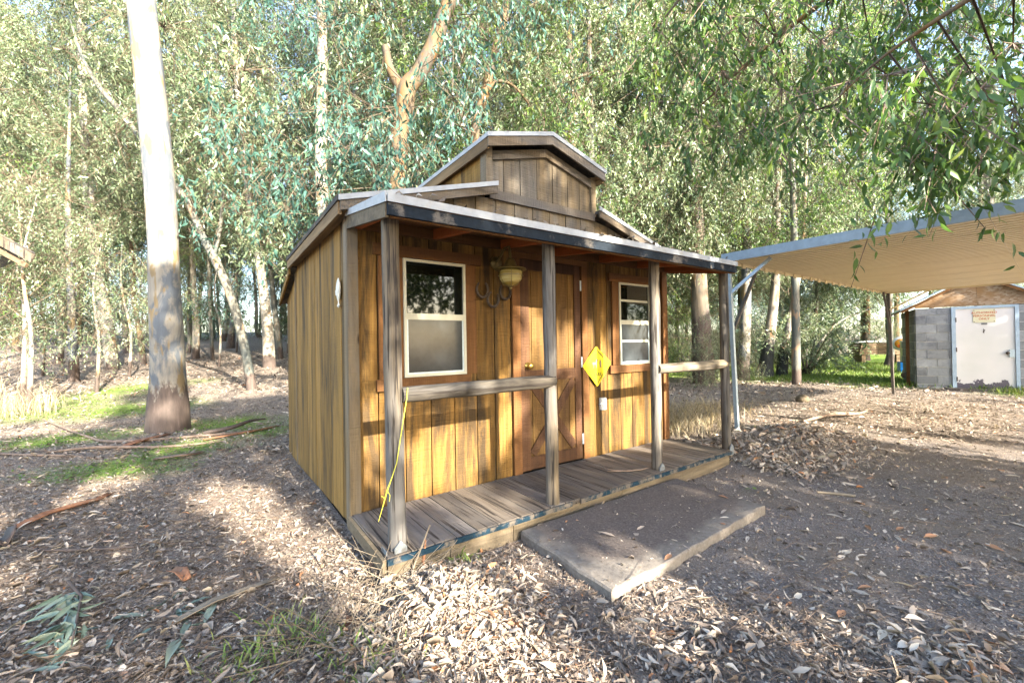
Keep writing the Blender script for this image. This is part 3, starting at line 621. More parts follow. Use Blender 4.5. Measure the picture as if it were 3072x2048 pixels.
# ------------------------------------------------------------------ things hung on the cabin (world z = local + 0.17)
ZC = 0.17
ln = empty('wall_lantern', (1.22, 0.0, 1.80 + ZC)); tag(ln, 'bronze barn wall lantern with amber glass globe beside the door', 'lantern')
mb = MB(); mb.lathe([(.0, 0), (.055, 0), (.055, .012), (.0, .02)], (0, 0, 0), 18); o = mb.build('backplate', M['bronze'], ln, (-.02, .012, .03)); o.rotation_euler = (math.radians(90), 0, 0)
MB().tube([(-.02, .0, .03), (-.02, -.05, .06), (-.02, -.12, .13), (-.02, -.19, .13), (-.02, -.205, .07), (-.02, -.205, .02)], .010, 8).build('arm', M['bronze'], ln)
mb = MB(); mb.lathe([(.0, .03), (.028, .03), (.045, .0), (.052, -.03), (.128, -.055), (.130, -.062), (.05, -.05), (.0, -.05)], (-.02, -.205, .0), 24); mb.build('shade', M['bronze'], ln)
mb = MB(); mb.lathe([(.060, -.052), (.094, -.075), (.097, -.105), (.088, -.14), (.062, -.172), (.025, -.19), (.0, -.193)], (-.02, -.205, 0), 22); mb.build('globe', M['globe'], ln)
mb = MB()
for k in range(3):
    a = k * math.pi / 3; mb.tube([(-.02 + math.cos(a) * r, -.205 + math.sin(a) * r, z) for r, z in ((-.10, -.06), (-.103, -.105), (-.066, -.178), (0, -.20), (.066, -.178), (.103, -.105), (.10, -.06))], .0028, 5)
mb.tube([(-.02 + .101 * math.cos(t), -.205 + .101 * math.sin(t), -.108) for t in np.linspace(0, 6.283, 24)], .0028, 5); mb.lathe([(0, -.198), (.012, -.2), (.010, -.215), (0, -.225)], (-.02, -.205, 0), 8)
mb.build('cage', M['bronze'], ln)
def shoe(x, z, rot, label):
    mb = MB(); P = []
    for t in np.linspace(-2.45, 2.45, 17): P.append((.058 * math.sin(t) * (1.0 - .12 * abs(t) / 2.45), -.008, -.066 * math.cos(t)))
    mb.tube(P, [.0075 + .005 * math.cos(t / 2.45 * 1.4) for t in np.linspace(-2.45, 2.45, 17)], 8)
    o = mb.build('horseshoe', M['iron'], None, (x, -.012, z + ZC)); o.rotation_euler = (0, math.radians(rot), 0); tag(o, label, 'horseshoe', 'horseshoes between window and door')
shoe(1.045, 1.595, 0, 'dark horseshoe nearest the left window, open end up')
shoe(1.150, 1.520, 12, 'dark horseshoe hung lowest, between the other two horseshoes')
shoe(1.272, 1.590, -6, 'dark horseshoe under the lantern, nearest the door')
sg = empty('diamond_sign', (2.388, -.018, .90 + ZC)); tag(sg, 'yellow diamond sign with black border beside the door', 'sign')
def dia(r, y0, y1, cxx=.008): return [( -r * 1.0, 0), (0, -r), (r, 0), (0, r)]
MB().prism([(-.20, .012), (-.192, -.006), (-.008, -.196), (.010, -.196), (.197, .02), (.197, .036), (.0, .196), (-.018, .196)], 'y', 0.0, 0.004).build('plate', M['yellow'], sg)
mb = MB(); Rr = .168
cs = [(-Rr, .01), (0, -Rr), (Rr, .022), (-.008, Rr)]
for i in range(4):
    a, b = cs[i], cs[(i + 1) % 4]; mb.bar((a[0], -.0015, a[1]), (b[0], -.0015, b[1]), .002, .007, (0, 0, 1))
mb.build('border', M['black'], sg)
mb = MB()   # small dark pack animal and handler
mb.prism([(-.10, .0), (-.085, -.002), (-.08, -.05), (-.072, -.05), (-.066, -.005), (-.03, -.005), (-.026, -.05), (-.018, -.05), (-.012, .005), (-.005, .05), (.010, .055), (.004, .075), (-.02, .068), (-.035, .032), (-.095, .03)], 'y', -.0025, -.0005)
mb.prism([(.048, -.05), (.058, -.05), (.062, -.008), (.066, -.05), (.076, -.05), (.074, .03), (.066, .046), (.062, .062), (.054, .062), (.050, .046), (.044, .02)], 'y', -.0025, -.0005)
po = mb.build('pictogram', M['stick'], sg); po.scale = (.72, 1, .72); po.location = (.0, 0, .02)
def text(name, body, size, mat, parent, loc, rot=(math.radians(90), 0, 0)):
    cu = bpy.data.curves.new(name, 'FONT'); cu.body = body; cu.size = size; cu.align_x = 'CENTER'; cu.align_y = 'CENTER'; cu.extrude = .0006; cu.offset = size * .015
    tmp = bpy.data.objects.new(name, cu); col.objects.link(tmp); bpy.context.view_layer.update()
    me = bpy.data.meshes.new_from_object(tmp.evaluated_get(bpy.context.evaluated_depsgraph_get())); bpy.data.objects.remove(tmp); me.materials.clear(); me.materials.append(mat)
    o = link(name, me, parent, loc); o.rotation_euler = rot; return o
text('lettering', 'MULE', .040, M['black'], sg, (.004, -.0022, -.082))
ot = empty('power_outlet', (2.478, -.001, .514 + ZC)); tag(ot, 'white power outlet box low on the wall under the yellow sign', 'outlet')
MB().box(-.037, .037, -.014, .012, -.06, .06).build('cover_plate', M['white'], ot)
for z in (-.026, .026): MB().box(-.016, .016, -.018, -.0145, z - .017, z + .017).build('socket', M['bone'], ot)
MB().tube([(-.036, -.006, .0), (-.055, -.010, .004), (-.062, -.010, -.004)], .006, 6).build('latch', M['zinc'], ot)
fi = empty('carved_fish', (-.014, .255, 1.54 + ZC)); tag(fi, 'white carved fish ornament hung on the left side wall', 'ornament')
pf = [(-.115, .004), (-.10, .030), (-.085, .012), (-.07, .010), (-.045, .028), (-.01, .042), (.03, .044), (.06, .036), (.085, .022), (.103, .003)]
mb = MB()
for i, (z, r) in enumerate(pf[:-1]): pass
n = 12
vs = [(-.004 + -.35 * r * math.cos(t), r * math.sin(t), z) for z, r in pf for t in np.linspace(0, 2 * math.pi, n, endpoint=False)]
mb.add(vs, [(i * n + k, i * n + (k + 1) % n, (i + 1) * n + (k + 1) % n, (i + 1) * n + k) for i in range(len(pf) - 1) for k in range(n)], True); mb.build('body', M['bone'], fi)
MB().prism([(.040, .0), (.066, .02), (.060, -.02)], 'x', -.012, -.006).build('fin', M['bone'], fi)
cd = MB().tube([(.118, -.712, .905 + ZC), (.112, -.720, .86 + ZC), (.090, -.728, .76 + ZC), (.066, -.725, .62 + ZC), (.046, -.722, .50 + ZC), (.020, -.722, .43 + ZC), (-.006, -.715, .36 + ZC), (-.030, -.712, .28 + ZC), (-.055, -.71, .20 + ZC)], [.0027, .0027, .0027, .0027, .0027, .0027, .005, .0025, .001], 7)
cd.tube([(-.006, -.715, .36 + ZC), (.006, -.722, .33 + ZC), (.0, -.725, .30 + ZC)], .002, 5).tube([(-.02, -.713, .31 + ZC), (-.03, -.72, .33 + ZC), (-.04, -.718, .335 + ZC)], .002, 5)
tag(cd.build('yellow_cord', M['cord']), 'yellow green cord tied to the rail at the nearest porch post', 'cord')
tw = MB()
tw.tube([(2.05, -.43, .008 + ZC), (2.12, -.50, .012 + ZC), (2.22, -.56, .010 + ZC), (2.30, -.60, .014 + ZC), (2.40, -.60, .012 + ZC)], [.003, .007, .008, .006, .003], 6)
tw.tube([(2.12, -.50, .012 + ZC), (2.06, -.40, .02 + ZC), (2.08, -.36, .03 + ZC)], [.005, .004, .002], 6)
tag(tw.build('fallen_twig', M['stick']), 'dark forked twig lying on the porch deck', 'twig')

# ------------------------------------------------------------------ concrete step slab
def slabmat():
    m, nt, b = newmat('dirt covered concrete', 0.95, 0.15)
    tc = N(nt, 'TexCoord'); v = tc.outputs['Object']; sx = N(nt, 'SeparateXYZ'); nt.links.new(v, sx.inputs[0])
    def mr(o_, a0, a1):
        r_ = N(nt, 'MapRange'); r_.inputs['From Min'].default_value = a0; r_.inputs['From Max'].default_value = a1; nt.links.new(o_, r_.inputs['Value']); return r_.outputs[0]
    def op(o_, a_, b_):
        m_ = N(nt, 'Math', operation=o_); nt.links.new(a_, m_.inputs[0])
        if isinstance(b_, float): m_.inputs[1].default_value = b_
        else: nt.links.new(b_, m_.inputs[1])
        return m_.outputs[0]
    e = op('MULTIPLY', mr(sx.outputs['X'], .80, 1.12), mr(sx.outputs['Y'], -1.56, -1.28)); e = op('MULTIPLY', e, mr(sx.outputs['Z'], .080, .0895))  # dirt mask; also leaves the sunlit front left band painted paler
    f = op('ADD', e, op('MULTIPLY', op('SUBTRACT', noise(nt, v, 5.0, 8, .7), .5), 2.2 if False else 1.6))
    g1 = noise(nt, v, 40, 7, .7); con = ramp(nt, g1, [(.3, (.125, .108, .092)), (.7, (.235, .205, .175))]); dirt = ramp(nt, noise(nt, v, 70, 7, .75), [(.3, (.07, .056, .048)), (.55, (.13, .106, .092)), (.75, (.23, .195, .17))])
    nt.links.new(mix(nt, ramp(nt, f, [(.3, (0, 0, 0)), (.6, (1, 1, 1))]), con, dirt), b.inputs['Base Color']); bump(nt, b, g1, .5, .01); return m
sl_ = MB(); top = [(.862, -.75), (.822, -1.545), (1.30, -1.56), (1.9, -1.535), (2.545, -1.51), (2.60, -.745)]
R6 = random.Random(9); pts = []
for i in range(len(top)):
    a, b = top[i], top[(i + 1) % len(top)]
    for t in np.linspace(0, 1, 7, endpoint=False): pts.append((a[0] + (b[0] - a[0]) * t + R6.uniform(-.006, .006), a[1] + (b[1] - a[1]) * t + R6.uniform(-.006, .006)))
n = len(pts); cx = sum(p[0] for p in pts) / n; cyy = sum(p[1] for p in pts) / n
def ring(s, z): return [(cx + (p[0] - cx) * s, cyy + (p[1] - cyy) * s, z + R6.uniform(-.003, .003)) for p in pts]
vs = ring(1.0, -.12) + ring(1.003, .075) + ring(.994, .086) + ring(.97, .090) + [(a_, b_, .0905) for a_, b_, c_ in ring(.6, .0905)]
fs = [(i * n + k, i * n + (k + 1) % n, (i + 1) * n + (k + 1) % n, (i + 1) * n + k) for i in range(4) for k in range(n)] + [tuple(range(4 * n, 5 * n))]
sl_.add(vs, [f[::-1] for f in fs[:-1]] + [fs[-1][::-1]])
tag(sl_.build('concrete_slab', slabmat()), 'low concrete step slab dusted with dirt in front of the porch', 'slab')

# ------------------------------------------------------------------ carport
cp = empty('metal_carport', (4.75, -.1, 0)); tag(cp, 'flat cream metal carport roof on thin steel posts right of the cabin', 'carport')
# local: x 0..7.4 (world X 4.75..12.15), y 0..-4.5
npan = 8; X1 = 7.4; rid = 0.135
for i in range(npan):
    xa = X1 * i / npan; xb = X1 * (i + 1) / npan - .002; m = int(round((xb - xa) / rid)); mb = MB(); prof = []
    for j in range(m):
        s0 = xa + (xb - xa) * j / m; dxx = (xb - xa) / m
        prof += [(s0, 2.362), (s0 + dxx * .58, 2.362), (s0 + dxx * .66, 2.425), (s0 + dxx * .92, 2.425)]
    prof.append((xb, 2.36))
    vs = [(x, -.02, z) for x, z in prof] + [(x, -4.5, z) for x, z in prof]; n = len(prof)
    mb.add(vs, [(k, k + 1, n + k + 1, n + k) for k in range(n - 1)]); mb.build('roof_sheet', M['cppanel'], cp)
MB().box(-.03, 7.43, -4.53, .03, 2.442, 2.447).build('roof_top', M['cpbeam'], cp)
MB().box(-.032, -.004, -4.53, .03, 2.335, 2.441).build('fascia', M['cpbeam'], cp)
MB().box(7.404, 7.43, -4.53, .03, 2.335, 2.441).build('fascia', M['cppanel'], cp)
MB().box(-.003, 7.403, .004, .03, 2.330, 2.441).build('edge_beam', M['cppanel'], cp)
for i in range(22): MB().box(.12 + .335 * i, .20 + .335 * i, -.016, .003, 2.30, 2.358).build('edge_rib', M['cppanel'], cp)
MB().bar((.21, -.02, 0.0), (.06, -.02, 2.33), .045, .045, (0, 1, 0)).build('post', M['zinc'], cp)
MB().bar((7.36, -.05, 0.0), (7.12, -.05, 2.33), .05, .05, (0, 1, 0)).build('post', M['cpbrace'], cp)
for x in (.08, 7.3): MB().box(x, x + .05, -4.4, -4.35, 0, 2.33).build('post', M['zinc'], cp)
MB().bar((.085, -.02, 1.93), (.20, -.48, 2.34), .04, .025, (1, 0, 0)).build('brace', M['zinc'], cp)
MB().bar((.155, .0, 1.40), (.90, .0, 2.33), .03, .04, (0, 1, 0)).build('brace', M['cpbrace'], cp)
MB().bar((7.20, -.05, 1.55), (6.75, -.05, 2.33), .03, .035, (0, 1, 0)).build('brace', M['cpbrace'], cp)
MB().bar((7.14, -.07, 1.95), (7.10, -.75, 2.33), .03, .03, (1, 0, 0)).build('brace', M['cppanel'], cp)

# ------------------------------------------------------------------ block shed
sh = empty('block_shed', (14.13, -.17, 0), math.atan2(-.954, .3)); tag(sh, 'small grey concrete block shed with white steel door behind the carport', 'shed')
wl = MB().box(0.012, .652, .012, .19, -.1, 2.04).box(1.77, 2.19, .012, .19, -.1, 2.04).box(.012, .19, .19, 2.6, -.1, 2.04).box(2.0, 2.19, .19, 2.6, -.1, 2.04).box(.19, 2.0, 2.4, 2.6, -.1, 2.04).build('wall', M['mortar'], sh)
zc = [-.11, .10, .307, .534, .741, .968, 1.185, 1.412, 1.629, 1.866, 2.05]
for i in range(10):
    z0, z1 = zc[i] + .009, zc[i + 1] - .009
    cuts = [0, .39, .652] if i % 2 else [0, .20, .60, .652]
    for a, b in zip(cuts[:-1], cuts[1:]): MB().box(a + .008, b - .008, R5.uniform(-.006, .002), .1, z0, z1).build('block', M['block'], wl)
    cuts = [1.77, 2.0, 2.2] if i % 2 else [1.77, 1.88, 2.2]
    for a, b in zip(cuts[:-1], cuts[1:]): MB().box(a + .008, b - .008, R5.uniform(-.006, .002), .1, z0, z1).build('block', M['block'], wl)
    for j in range(6): MB().box(R5.uniform(-.002, .003), .1, .104 + .4 * j + (.2 if i % 2 else 0) + .004, .104 + .4 * (j + 1) + (.2 if i % 2 else 0) - .004, z0, z1).build('block', M['block'], wl)
MB().prism([(.0, 2.055), (1.098, 2.055), (1.098, 2.76), (.0, 2.14)], 'y', -.012, .05).build('gable_panel', M['osb'], sh)
MB().prism([(1.102, 2.055), (2.2, 2.055), (2.2, 2.14), (1.102, 2.76)], 'y', -.014, .05).build('gable_panel', M['osb'], sh)
srf = empty('shed_roof', (0, 0, 0), 0, sh)
for s in (-1, 1):
    e = (1.1 + s * 1.40, 2.03); 
    MB().prism([(1.1, 2.845), e, (e[0], e[1] - .035), (1.1, 2.81)], 'y', -.16, 2.7).build('roof_panel', M['zinc'], srf)
    MB().prism([(1.1, 2.805), (e[0] - s * .01, e[1] - .04), (e[0] - s * .03, e[1] - .10), (1.1, 2.745)], 'y', -.15, -.13).build('rake_board', M['trim_x'], srf)
    MB().prism([(e[0] - s * .01, e[1] - .04), (e[0] - s * .30, e[1] + .13), (e[0] - s * .30, e[1] + .10), (e[0] - s * .01, e[1] - .07)], 'y', -.128, 2.7).build('soffit', M['trim_x'], srf)
df = MB().box(.655, .728, -.03, .06, -.02, 2.045).box(1.705, 1.768, -.03, .06, -.02, 2.045).box(.728, 1.705, -.03, .06, 1.985, 2.045).build('door_frame', M['blueframe'], sh)
do = MB().box(.732, 1.701, .0, .04, .03, 1.98).build('door', M['peel'], sh)
MB().box(1.605, 1.69, -.035, -.001, .80, .98).build('latch_plate', M['zinc'], do)
kk = MB().lathe([(0, 0), (.03, 0), (.034, .02), (.03, .05), (0, .055)], (0, 0, 0), 14).build('knob', M['iron'], do, (1.58, -.001, .90)); kk.rotation_euler = (math.radians(90), 0, 0)
for z in (1.72, .98, .25): MB().box(.722, .742, -.036, -.031, z - .055, z + .055).build('hinge', M['iron'], do)
MB().prism([(1.185, 1.40), (1.20, 1.43), (1.198, 1.46), (1.205, 1.50), (1.212, 1.46), (1.235, 1.45), (1.215, 1.43), (1.21, 1.38)], 'y', -.006, -.001).build('peephole_scar', M['iron'], do)
for u_ in (.98, 1.2):
    lo = MB().lathe([(0, 0), (.045, 0), (.055, .03), (.075, .07), (.078, .085), (.0, .09)], (0, 0, 0), 16).build('flood_lamp', M['white'], sh, (u_, -.02, 2.60)); lo.rotation_euler = (math.radians(68), 0, 0)
MB().box(-.155, -.085, .3, .37, 0, 2.05).build('side_post', M['trim'], sh)
MB().box(.5, 1.95, -.55, -.035, -.05, .035).build('threshold', M['concrete'], sh)
sn = empty('door_notice', (14.13 + .3 * 1.213 - .954 * .006, -.17 - .954 * 1.213 - .3 * .006, 1.80), math.atan2(-.954, .3)); tag(sn, 'cream notice with red capitals on the white shed door', 'sign')
MB().box(-.185, .185, -.006, -.001, -.158, .158).build('plate', M['signcream'], sn)
for t, z in (('AUTHORIZED', .075), ('PERSONNEL', .0), ('ONLY', -.075)): text('lettering', t, .068, M['redprint'], sn, (0, -.0075, z))
MB().box(-.05, .05, -.004, -.001, -.215, -.17).build('tape', M['block'], sn)
for a in (-.165, .165):
    for b in (-.138, .138): MB().box(a - .008, a + .008, -.0085, -.0065, b - .008, b + .008).build('screw', M['iron'], sn)

# ------------------------------------------------------------------ things on the far lawn
tk = empty('water_tank', (19.6, .95, 0.0), math.atan2(-.954, .3)); tag(tk, 'pale box tank on a bright blue base beside the block shed', 'tank')
MB().box(-.28, .35, -.3, .5, .42, 1.15).build('tank', M['signcream'], tk); MB().box(-.36, .40, -.38, .58, .05, .41).build('base', M['blueplastic'], tk)
MB().box(-.30, .37, -.32, .52, 1.152, 1.19).build('lid', M['white'], tk)
dc = empty('round_sign', (20.6, 1.46, 1.07), math.atan2(-.954, .3)); tag(dc, 'round white sign with an orange emblem standing on the far lawn', 'sign')
mb = MB(); mb.lathe([(0, 0), (.27, 0), (.27, .02), (0, .02)], (0, 0, 0), 24); o = mb.build('disc', M['white'], dc); o.rotation_euler = (math.radians(90), 0, 0)
mb = MB(); mb.lathe([(0, .021), (.185, .021), (.185, .026), (0, .026)], (0, 0, 0), 24); o = mb.build('emblem', M['orange'], dc); o.rotation_euler = (math.radians(90), 0, 0)
mb = MB(); mb.prism([(-.12, -.06), (.10, -.02), (.12, -.08), (-.02, -.13)], 'y', -.034, -.027); mb.build('emblem_bar', M['redpaint'], dc)
MB().box(-.03, .03, .002, .05, -1.1, .0).build('stake', M['lumber'], dc)
lg = MB().tube([(16.0, .5, .18), (16.5, -.2, .20), (16.9, -.9, .2)], [.07, .075, .07], 10, True, .1, 3); tag(lg.build('fallen_log', M['stick']), 'short brown log on the grass beside the block shed', 'log')
tl = empty('lumber_stack', (27.6, 3.9, 0.0), math.atan2(-.58, .81)); tag(tl, 'dark lumber stack under a pale tarp far across the lawn', 'lumber')
for i in range(5): MB().box(-1.2 + .03 * i, 1.2 - .05 * i, -.4, .4, .45 + .12 * i, .45 + .12 * i + .10).build('beam', M['lumber'], tl)
MB().box(-1.3, 1.25, -.5, .5, 1.10, 1.16).build('tarp', M['roofwhite'], tl); [MB().box(a_, a_ + .2, -.3, .3, -.1, .445).build('bearer', M['lumber'], tl) for a_ in (-1.0, .8)]

# ------------------------------------------------------------------ shelter at the left edge
st = empty('wooden_shelter', (-5.6, 10.4, .2)); tag(st, 'weathered wooden roof corner poking in at the left edge', 'shelter')
def rel(p): return (p[0] + 5.6, p[1] - 10.4, p[2] - .2)
A_, B_ = Vector(rel((-3.52, 8.80, 3.20))), Vector(rel((-5.3, 10.05, 4.43))); bk = Vector((-1.2, 2.6, .0))
mb = MB(); mb.add([A_, B_, B_ + bk, A_ + bk, A_ - Vector((0, 0, .03)), B_ - Vector((0, 0, .03)), B_ + bk - Vector((0, 0, .03)), A_ + bk - Vector((0, 0, .03))], [(0, 1, 2, 3), (7, 6, 5, 4), (0, 4, 5, 1), (1, 5, 6, 2), (2, 6, 7, 3), (3, 7, 4, 0)]); mb.build('roof_panel', M['shingle'], st)
MB().bar(A_ + Vector((-.02, -.01, -.12)), B_ + Vector((-.02, -.01, -.12)), .03, .16).build('rake_board', M['post'], st)
MB().bar(A_ + Vector((-.12, .05, -.25)), B_ + Vector((-.12, .05, -.25)), .05, .07).build('rafter', M['lumber'], st)
for p in ((-4.9, 9.9, 0), (-6.0, 12.4, 0)):
    r_ = rel(p); MB().box(r_[0] - .06, r_[0] + .06, r_[1] - .06, r_[1] + .06, -.4, 3.75).build('post', M['post'], st)

# ------------------------------------------------------------------ trees one can tell apart
H = {
'T1': [(-1.37,5.81,0.00,0.395),(-1.37,5.81,0.41,0.346),(-1.37,5.81,0.88,0.305),(-1.39,5.82,2.11,0.281),(-1.42,5.83,3.19,0.262),(-1.48,5.87,4.55,0.259),(-1.66,5.98,6.98,0.257),(-1.75,6.03,8.34,0.243),(-1.86,6.09,10.77,0.211),(-1.93,6.12,14.01,0.162)],
'T2': [(-3.74,17.57,0.39,0.274),(-3.78,17.59,1.54,0.268),(-3.93,17.69,2.68,0.286),(-4.10,17.80,3.82,0.238),(-4.21,17.87,4.97,0.215),(-4.33,17.94,6.70,0.203),(-4.46,18.02,10.28,0.179),(-4.52,18.03,13.86,0.143),(-4.55,18.04,16.24,0.083)],
'T3': [(-4.16,14.80,0.37,0.189),(-4.18,14.80,1.99,0.149),(-4.21,14.82,2.94,0.129),(-4.24,14.83,3.90,0.109),(-4.25,14.83,5.81,0.089),(-4.20,14.78,7.80,0.060),(-4.14,14.72,9.79,0.035)],
'T4': [(0.01,9.38,0.22,0.138),(-0.11,9.45,1.21,0.121),(-0.30,9.58,2.21,0.121),(-0.49,9.71,2.93,0.117),(-0.74,9.88,3.61,0.117),(-0.99,10.06,4.22,0.104),(-1.23,10.22,4.95,0.100),(-1.49,10.41,5.40,0.096),(-1.87,10.68,6.06,0.092),(-2.27,10.95,6.72,0.092),(-2.68,11.24,7.41,0.088),(-2.99,11.46,7.85,0.079),(-3.34,11.71,8.59,0.054),(-3.60,11.89,9.60,0.029)],
'T4s': [(-.74,9.88,3.61,.06),(-.62,9.8,4.2,.055),(-.55,9.75,4.9,.045),(-.5,9.7,6.2,.02)],
'T5': [(0.88,14.53,0.56,0.254),(0.84,14.54,2.01,0.211),(0.70,14.63,3.76,0.181),(0.55,14.73,5.20,0.157),(0.38,14.84,6.43,0.139),(0.24,14.93,7.89,0.127),(0.06,15.04,10.31,0.115),(-0.05,15.10,13.33,0.097),(-0.12,15.13,16.35,0.048)],
'T6': [(1.58,17.46,0.92,0.136),(1.35,17.60,3.51,0.122),(1.23,17.68,5.56,0.107),(1.18,17.69,9.08,0.093),(1.16,17.67,13.37,0.072),(1.13,17.67,16.24,0.043)],
'T7': [(-1.43,20.71,0.89,0.210),(-1.39,20.67,2.60,0.158),(-1.46,20.71,4.04,0.135),(-1.51,20.73,6.52,0.128),(-1.52,20.71,11.03,0.113),(-1.60,20.73,15.54,0.083),(-1.62,20.72,18.54,0.045)],
'T8': [(-0.80,19.77,0.96,0.096),(-0.88,19.81,3.62,0.081),(-0.92,19.80,7.87,0.074),(-0.92,19.78,12.28,0.051)],
'T9': [(-3.08,19.56,0.83,0.142),(-3.22,19.65,2.19,0.122),(-3.37,19.74,3.49,0.115),(-3.42,19.76,6.04,0.108),(-3.48,19.78,10.10,0.088),(-3.50,19.76,14.15,0.061)],
'R1': [(13.62,3.98,-0.03,0.235),(13.66,3.95,0.86,0.215),(13.69,3.92,1.77,0.205),(13.76,3.86,3.80,0.18),(13.77,3.84,5.98,0.16),(13.88,3.76,8.9,0.15),(13.98,3.68,11.2,0.14),(13.93,3.66,13.4,.11),(13.9,3.6,16,.06)],
'R2': [(14.84,3.85,0.02,0.360),(14.92,3.79,0.60,0.255),(15.05,3.69,1.78,0.191),(15.20,3.57,3.43,0.157),(15.28,3.50,6.16,0.139),(15.43,3.37,9.06,0.116),(15.51,3.29,11.96,0.087),(15.58,3.23,14.28,0.046)],
'R3': [(15.67,3.63,-0.02,0.249),(15.72,3.58,0.81,0.178),(15.87,3.47,1.75,0.130),(16.13,3.27,3.17,0.101),(16.35,3.11,5.06,0.083),(16.48,2.99,8.61,0.053)],
'R4': [(11.42,4.08,-0.05,0.397),(11.39,4.09,0.72,0.336),(11.36,4.11,1.94,0.275),(11.33,4.12,2.96,0.244),(11.29,4.13,5.09,0.203),(11.23,4.16,7.64,0.173),(11.20,4.16,10.69,0.127),(11.21,4.13,13.74,0.061)],
'B1': [(1.90,4.35,0.05,0.22),(1.93,4.31,2.72,0.179),(1.98,4.26,4.96,0.155),(2.07,4.19,5.59,0.167),(2.11,4.16,5.91,0.167),(2.26,4.05,6.14,0.140),(2.41,3.94,6.47,0.134),(2.51,3.87,6.72,0.134),(2.66,3.75,7.22,0.128),(2.76,3.69,7.53,0.125),(3.00,3.51,8.36,0.107),(3.21,3.35,9.85,0.083),(3.32,3.26,11.64,0.042)],
'B1s': [(2.11,4.16,5.76,0.131),(1.97,4.26,5.99,0.107),(1.85,4.34,6.28,0.080),(1.81,4.37,6.54,0.075),(1.79,4.38,6.66,0.069)],
'B2': [(3.62,4.96,0.05,0.129),(3.74,4.85,3.69,0.107),(3.87,4.75,5.96,0.097),(4.00,4.65,6.56,0.104),(4.13,4.55,7.17,0.089),(4.26,4.46,7.77,0.086),(4.39,4.36,8.38,0.082),(4.50,4.28,9.11,0.072),(4.69,4.13,10.83,0.054),(4.77,4.07,12.26,0.029)],
'B2s': [(4.02,4.64,6.62,.045),(4.25,4.5,6.95,.035),(4.6,4.3,6.85,.028),(4.95,4.1,6.3,.02),(5.1,4.0,5.6,.012)],
'B3': [(6.93,5.06,0.05,0.157),(6.94,5.03,4.18,0.136),(6.95,5.00,6.58,0.122),(6.95,5.00,7.69,0.114),(6.92,5.01,8.81,0.096),(6.88,5.03,10.30,0.079),(6.86,5.03,12.05,0.044)],
'B3s': [(6.97,4.98,7.41,0.070),(7.10,4.89,7.80,0.066),(7.30,4.74,8.21,0.061),(7.61,4.52,8.42,0.052),(7.93,4.29,8.97,0.035),(8.15,4.13,9.75,0.022)],
'B4': [(8.79,6.19,0.05,0.134),(8.81,6.15,4.69,0.114),(8.83,6.11,7.97,0.103),(8.82,6.11,9.86,0.088),(8.82,6.09,11.92,0.067),(8.81,6.09,13.99,0.036)],
'B5': [(3.08,11.48,0.2,0.156),(3.15,11.40,5.08,0.134),(3.20,11.35,7.86,0.122),(3.19,11.34,10.64,0.111),(3.18,11.33,12.87,0.095),(3.18,11.31,15.10,0.050)],
'RT2': [(13.23,6.72,0.0,0.140),(13.27,6.65,4.79,0.089),(13.25,6.66,6.19,0.083),(13.25,6.63,10.51,0.064),(13.25,6.60,14.33,0.038)],
'RT3': [(12.82,2.10,0.0,0.143),(12.80,2.08,3.38,0.114),(12.79,2.08,5.29,0.100),(12.75,2.09,8.15,0.086),(12.74,2.08,11.01,0.067),(12.75,2.06,12.92,0.033)],
}
for k_ in H:      # trunk girths were measured across the view, so allow for the viewing angle
    H[k_] = [(x_, y_, z_, r_ * math.cos(math.atan2((x_ + .766) * .8145 - (y_ + 2.97) * .58, (x_ + .766) * .58 + (y_ + 2.97) * .8145))) for x_, y_, z_, r_ in H[k_]]
HERO = [
 ('T1', 'bark_white', None, 'thick white barked eucalyptus with dark rough foot, left of the cabin', ()),
 ('T2', 'bark_pale', 0, 'leaning pale eucalyptus with a hollow near its foot, left background', ()),
 ('T3', 'bark_white', 3, 'slim white trunk standing in the sunlit left background', ()),
 ('T4', 'bark_dark', None, 'slender dark tree leaning left behind the thick white trunk', ('T4s',)),
 ('T5', 'bark_pale', 1, 'grey trunk leaning slightly left, just left of the cabin roof', ()),
 ('T6', 'bark_dark', 3, 'thin dark trunk nearest the left wall of the cabin', ()),
 ('T7', 'bark_pale', 0, 'straight pale trunk just right of the thick white eucalyptus', ()),
 ('T8', 'bark_dark', 1, 'very thin dark trunk between the pale trunk and the leaning dark tree', ()),
 ('T9', 'bark_tan', 3, 'brown trunk close behind the thick white eucalyptus, on its left', ()),
 ('R1', 'bark_white', 0, 'pale smooth trunk directly right of the leaning blue steel post', ()),
 ('R2', 'bark_burnt', 1, 'trunk with burnt black foot right of the carport near post', ()),
 ('R3', 'bark_burnt', None, 'forked stem with burnt foot leaning right, beside the other burnt trunk', ()),
 ('R4', 'bark_shaggy', 3, 'thick shaggy trunk seen under the right end of the porch roof', ()),
 ('B1', 'bark_tan', None, 'forked tan eucalyptus with a broken stub, rising behind the cabin roof', ('B1s',)),
 ('B2', 'bark_tan', 4, 'slim tan trunk leaning right behind the cabin roof peak', ('B2s',)),
 ('B3', 'bark_tan', 3, 'tan trunk with a side branch right of the cabin roof peak', ('B3s',)),
 ('B4', 'bark_dark', 0, 'thin grey trunk beside the tan trunk right of the roof peak', ()),
 ('B5', 'bark_pale', 2, 'pale thin trunk rising left of the cabin roof in teal leaves', ()),
 ('RT2', 'bark_white', 0, 'bright thin trunk above the right end of the porch roof', ()),
 ('RT3', 'bark_dark', 4, 'brownish trunk rising behind the middle of the carport roof', ()),
]
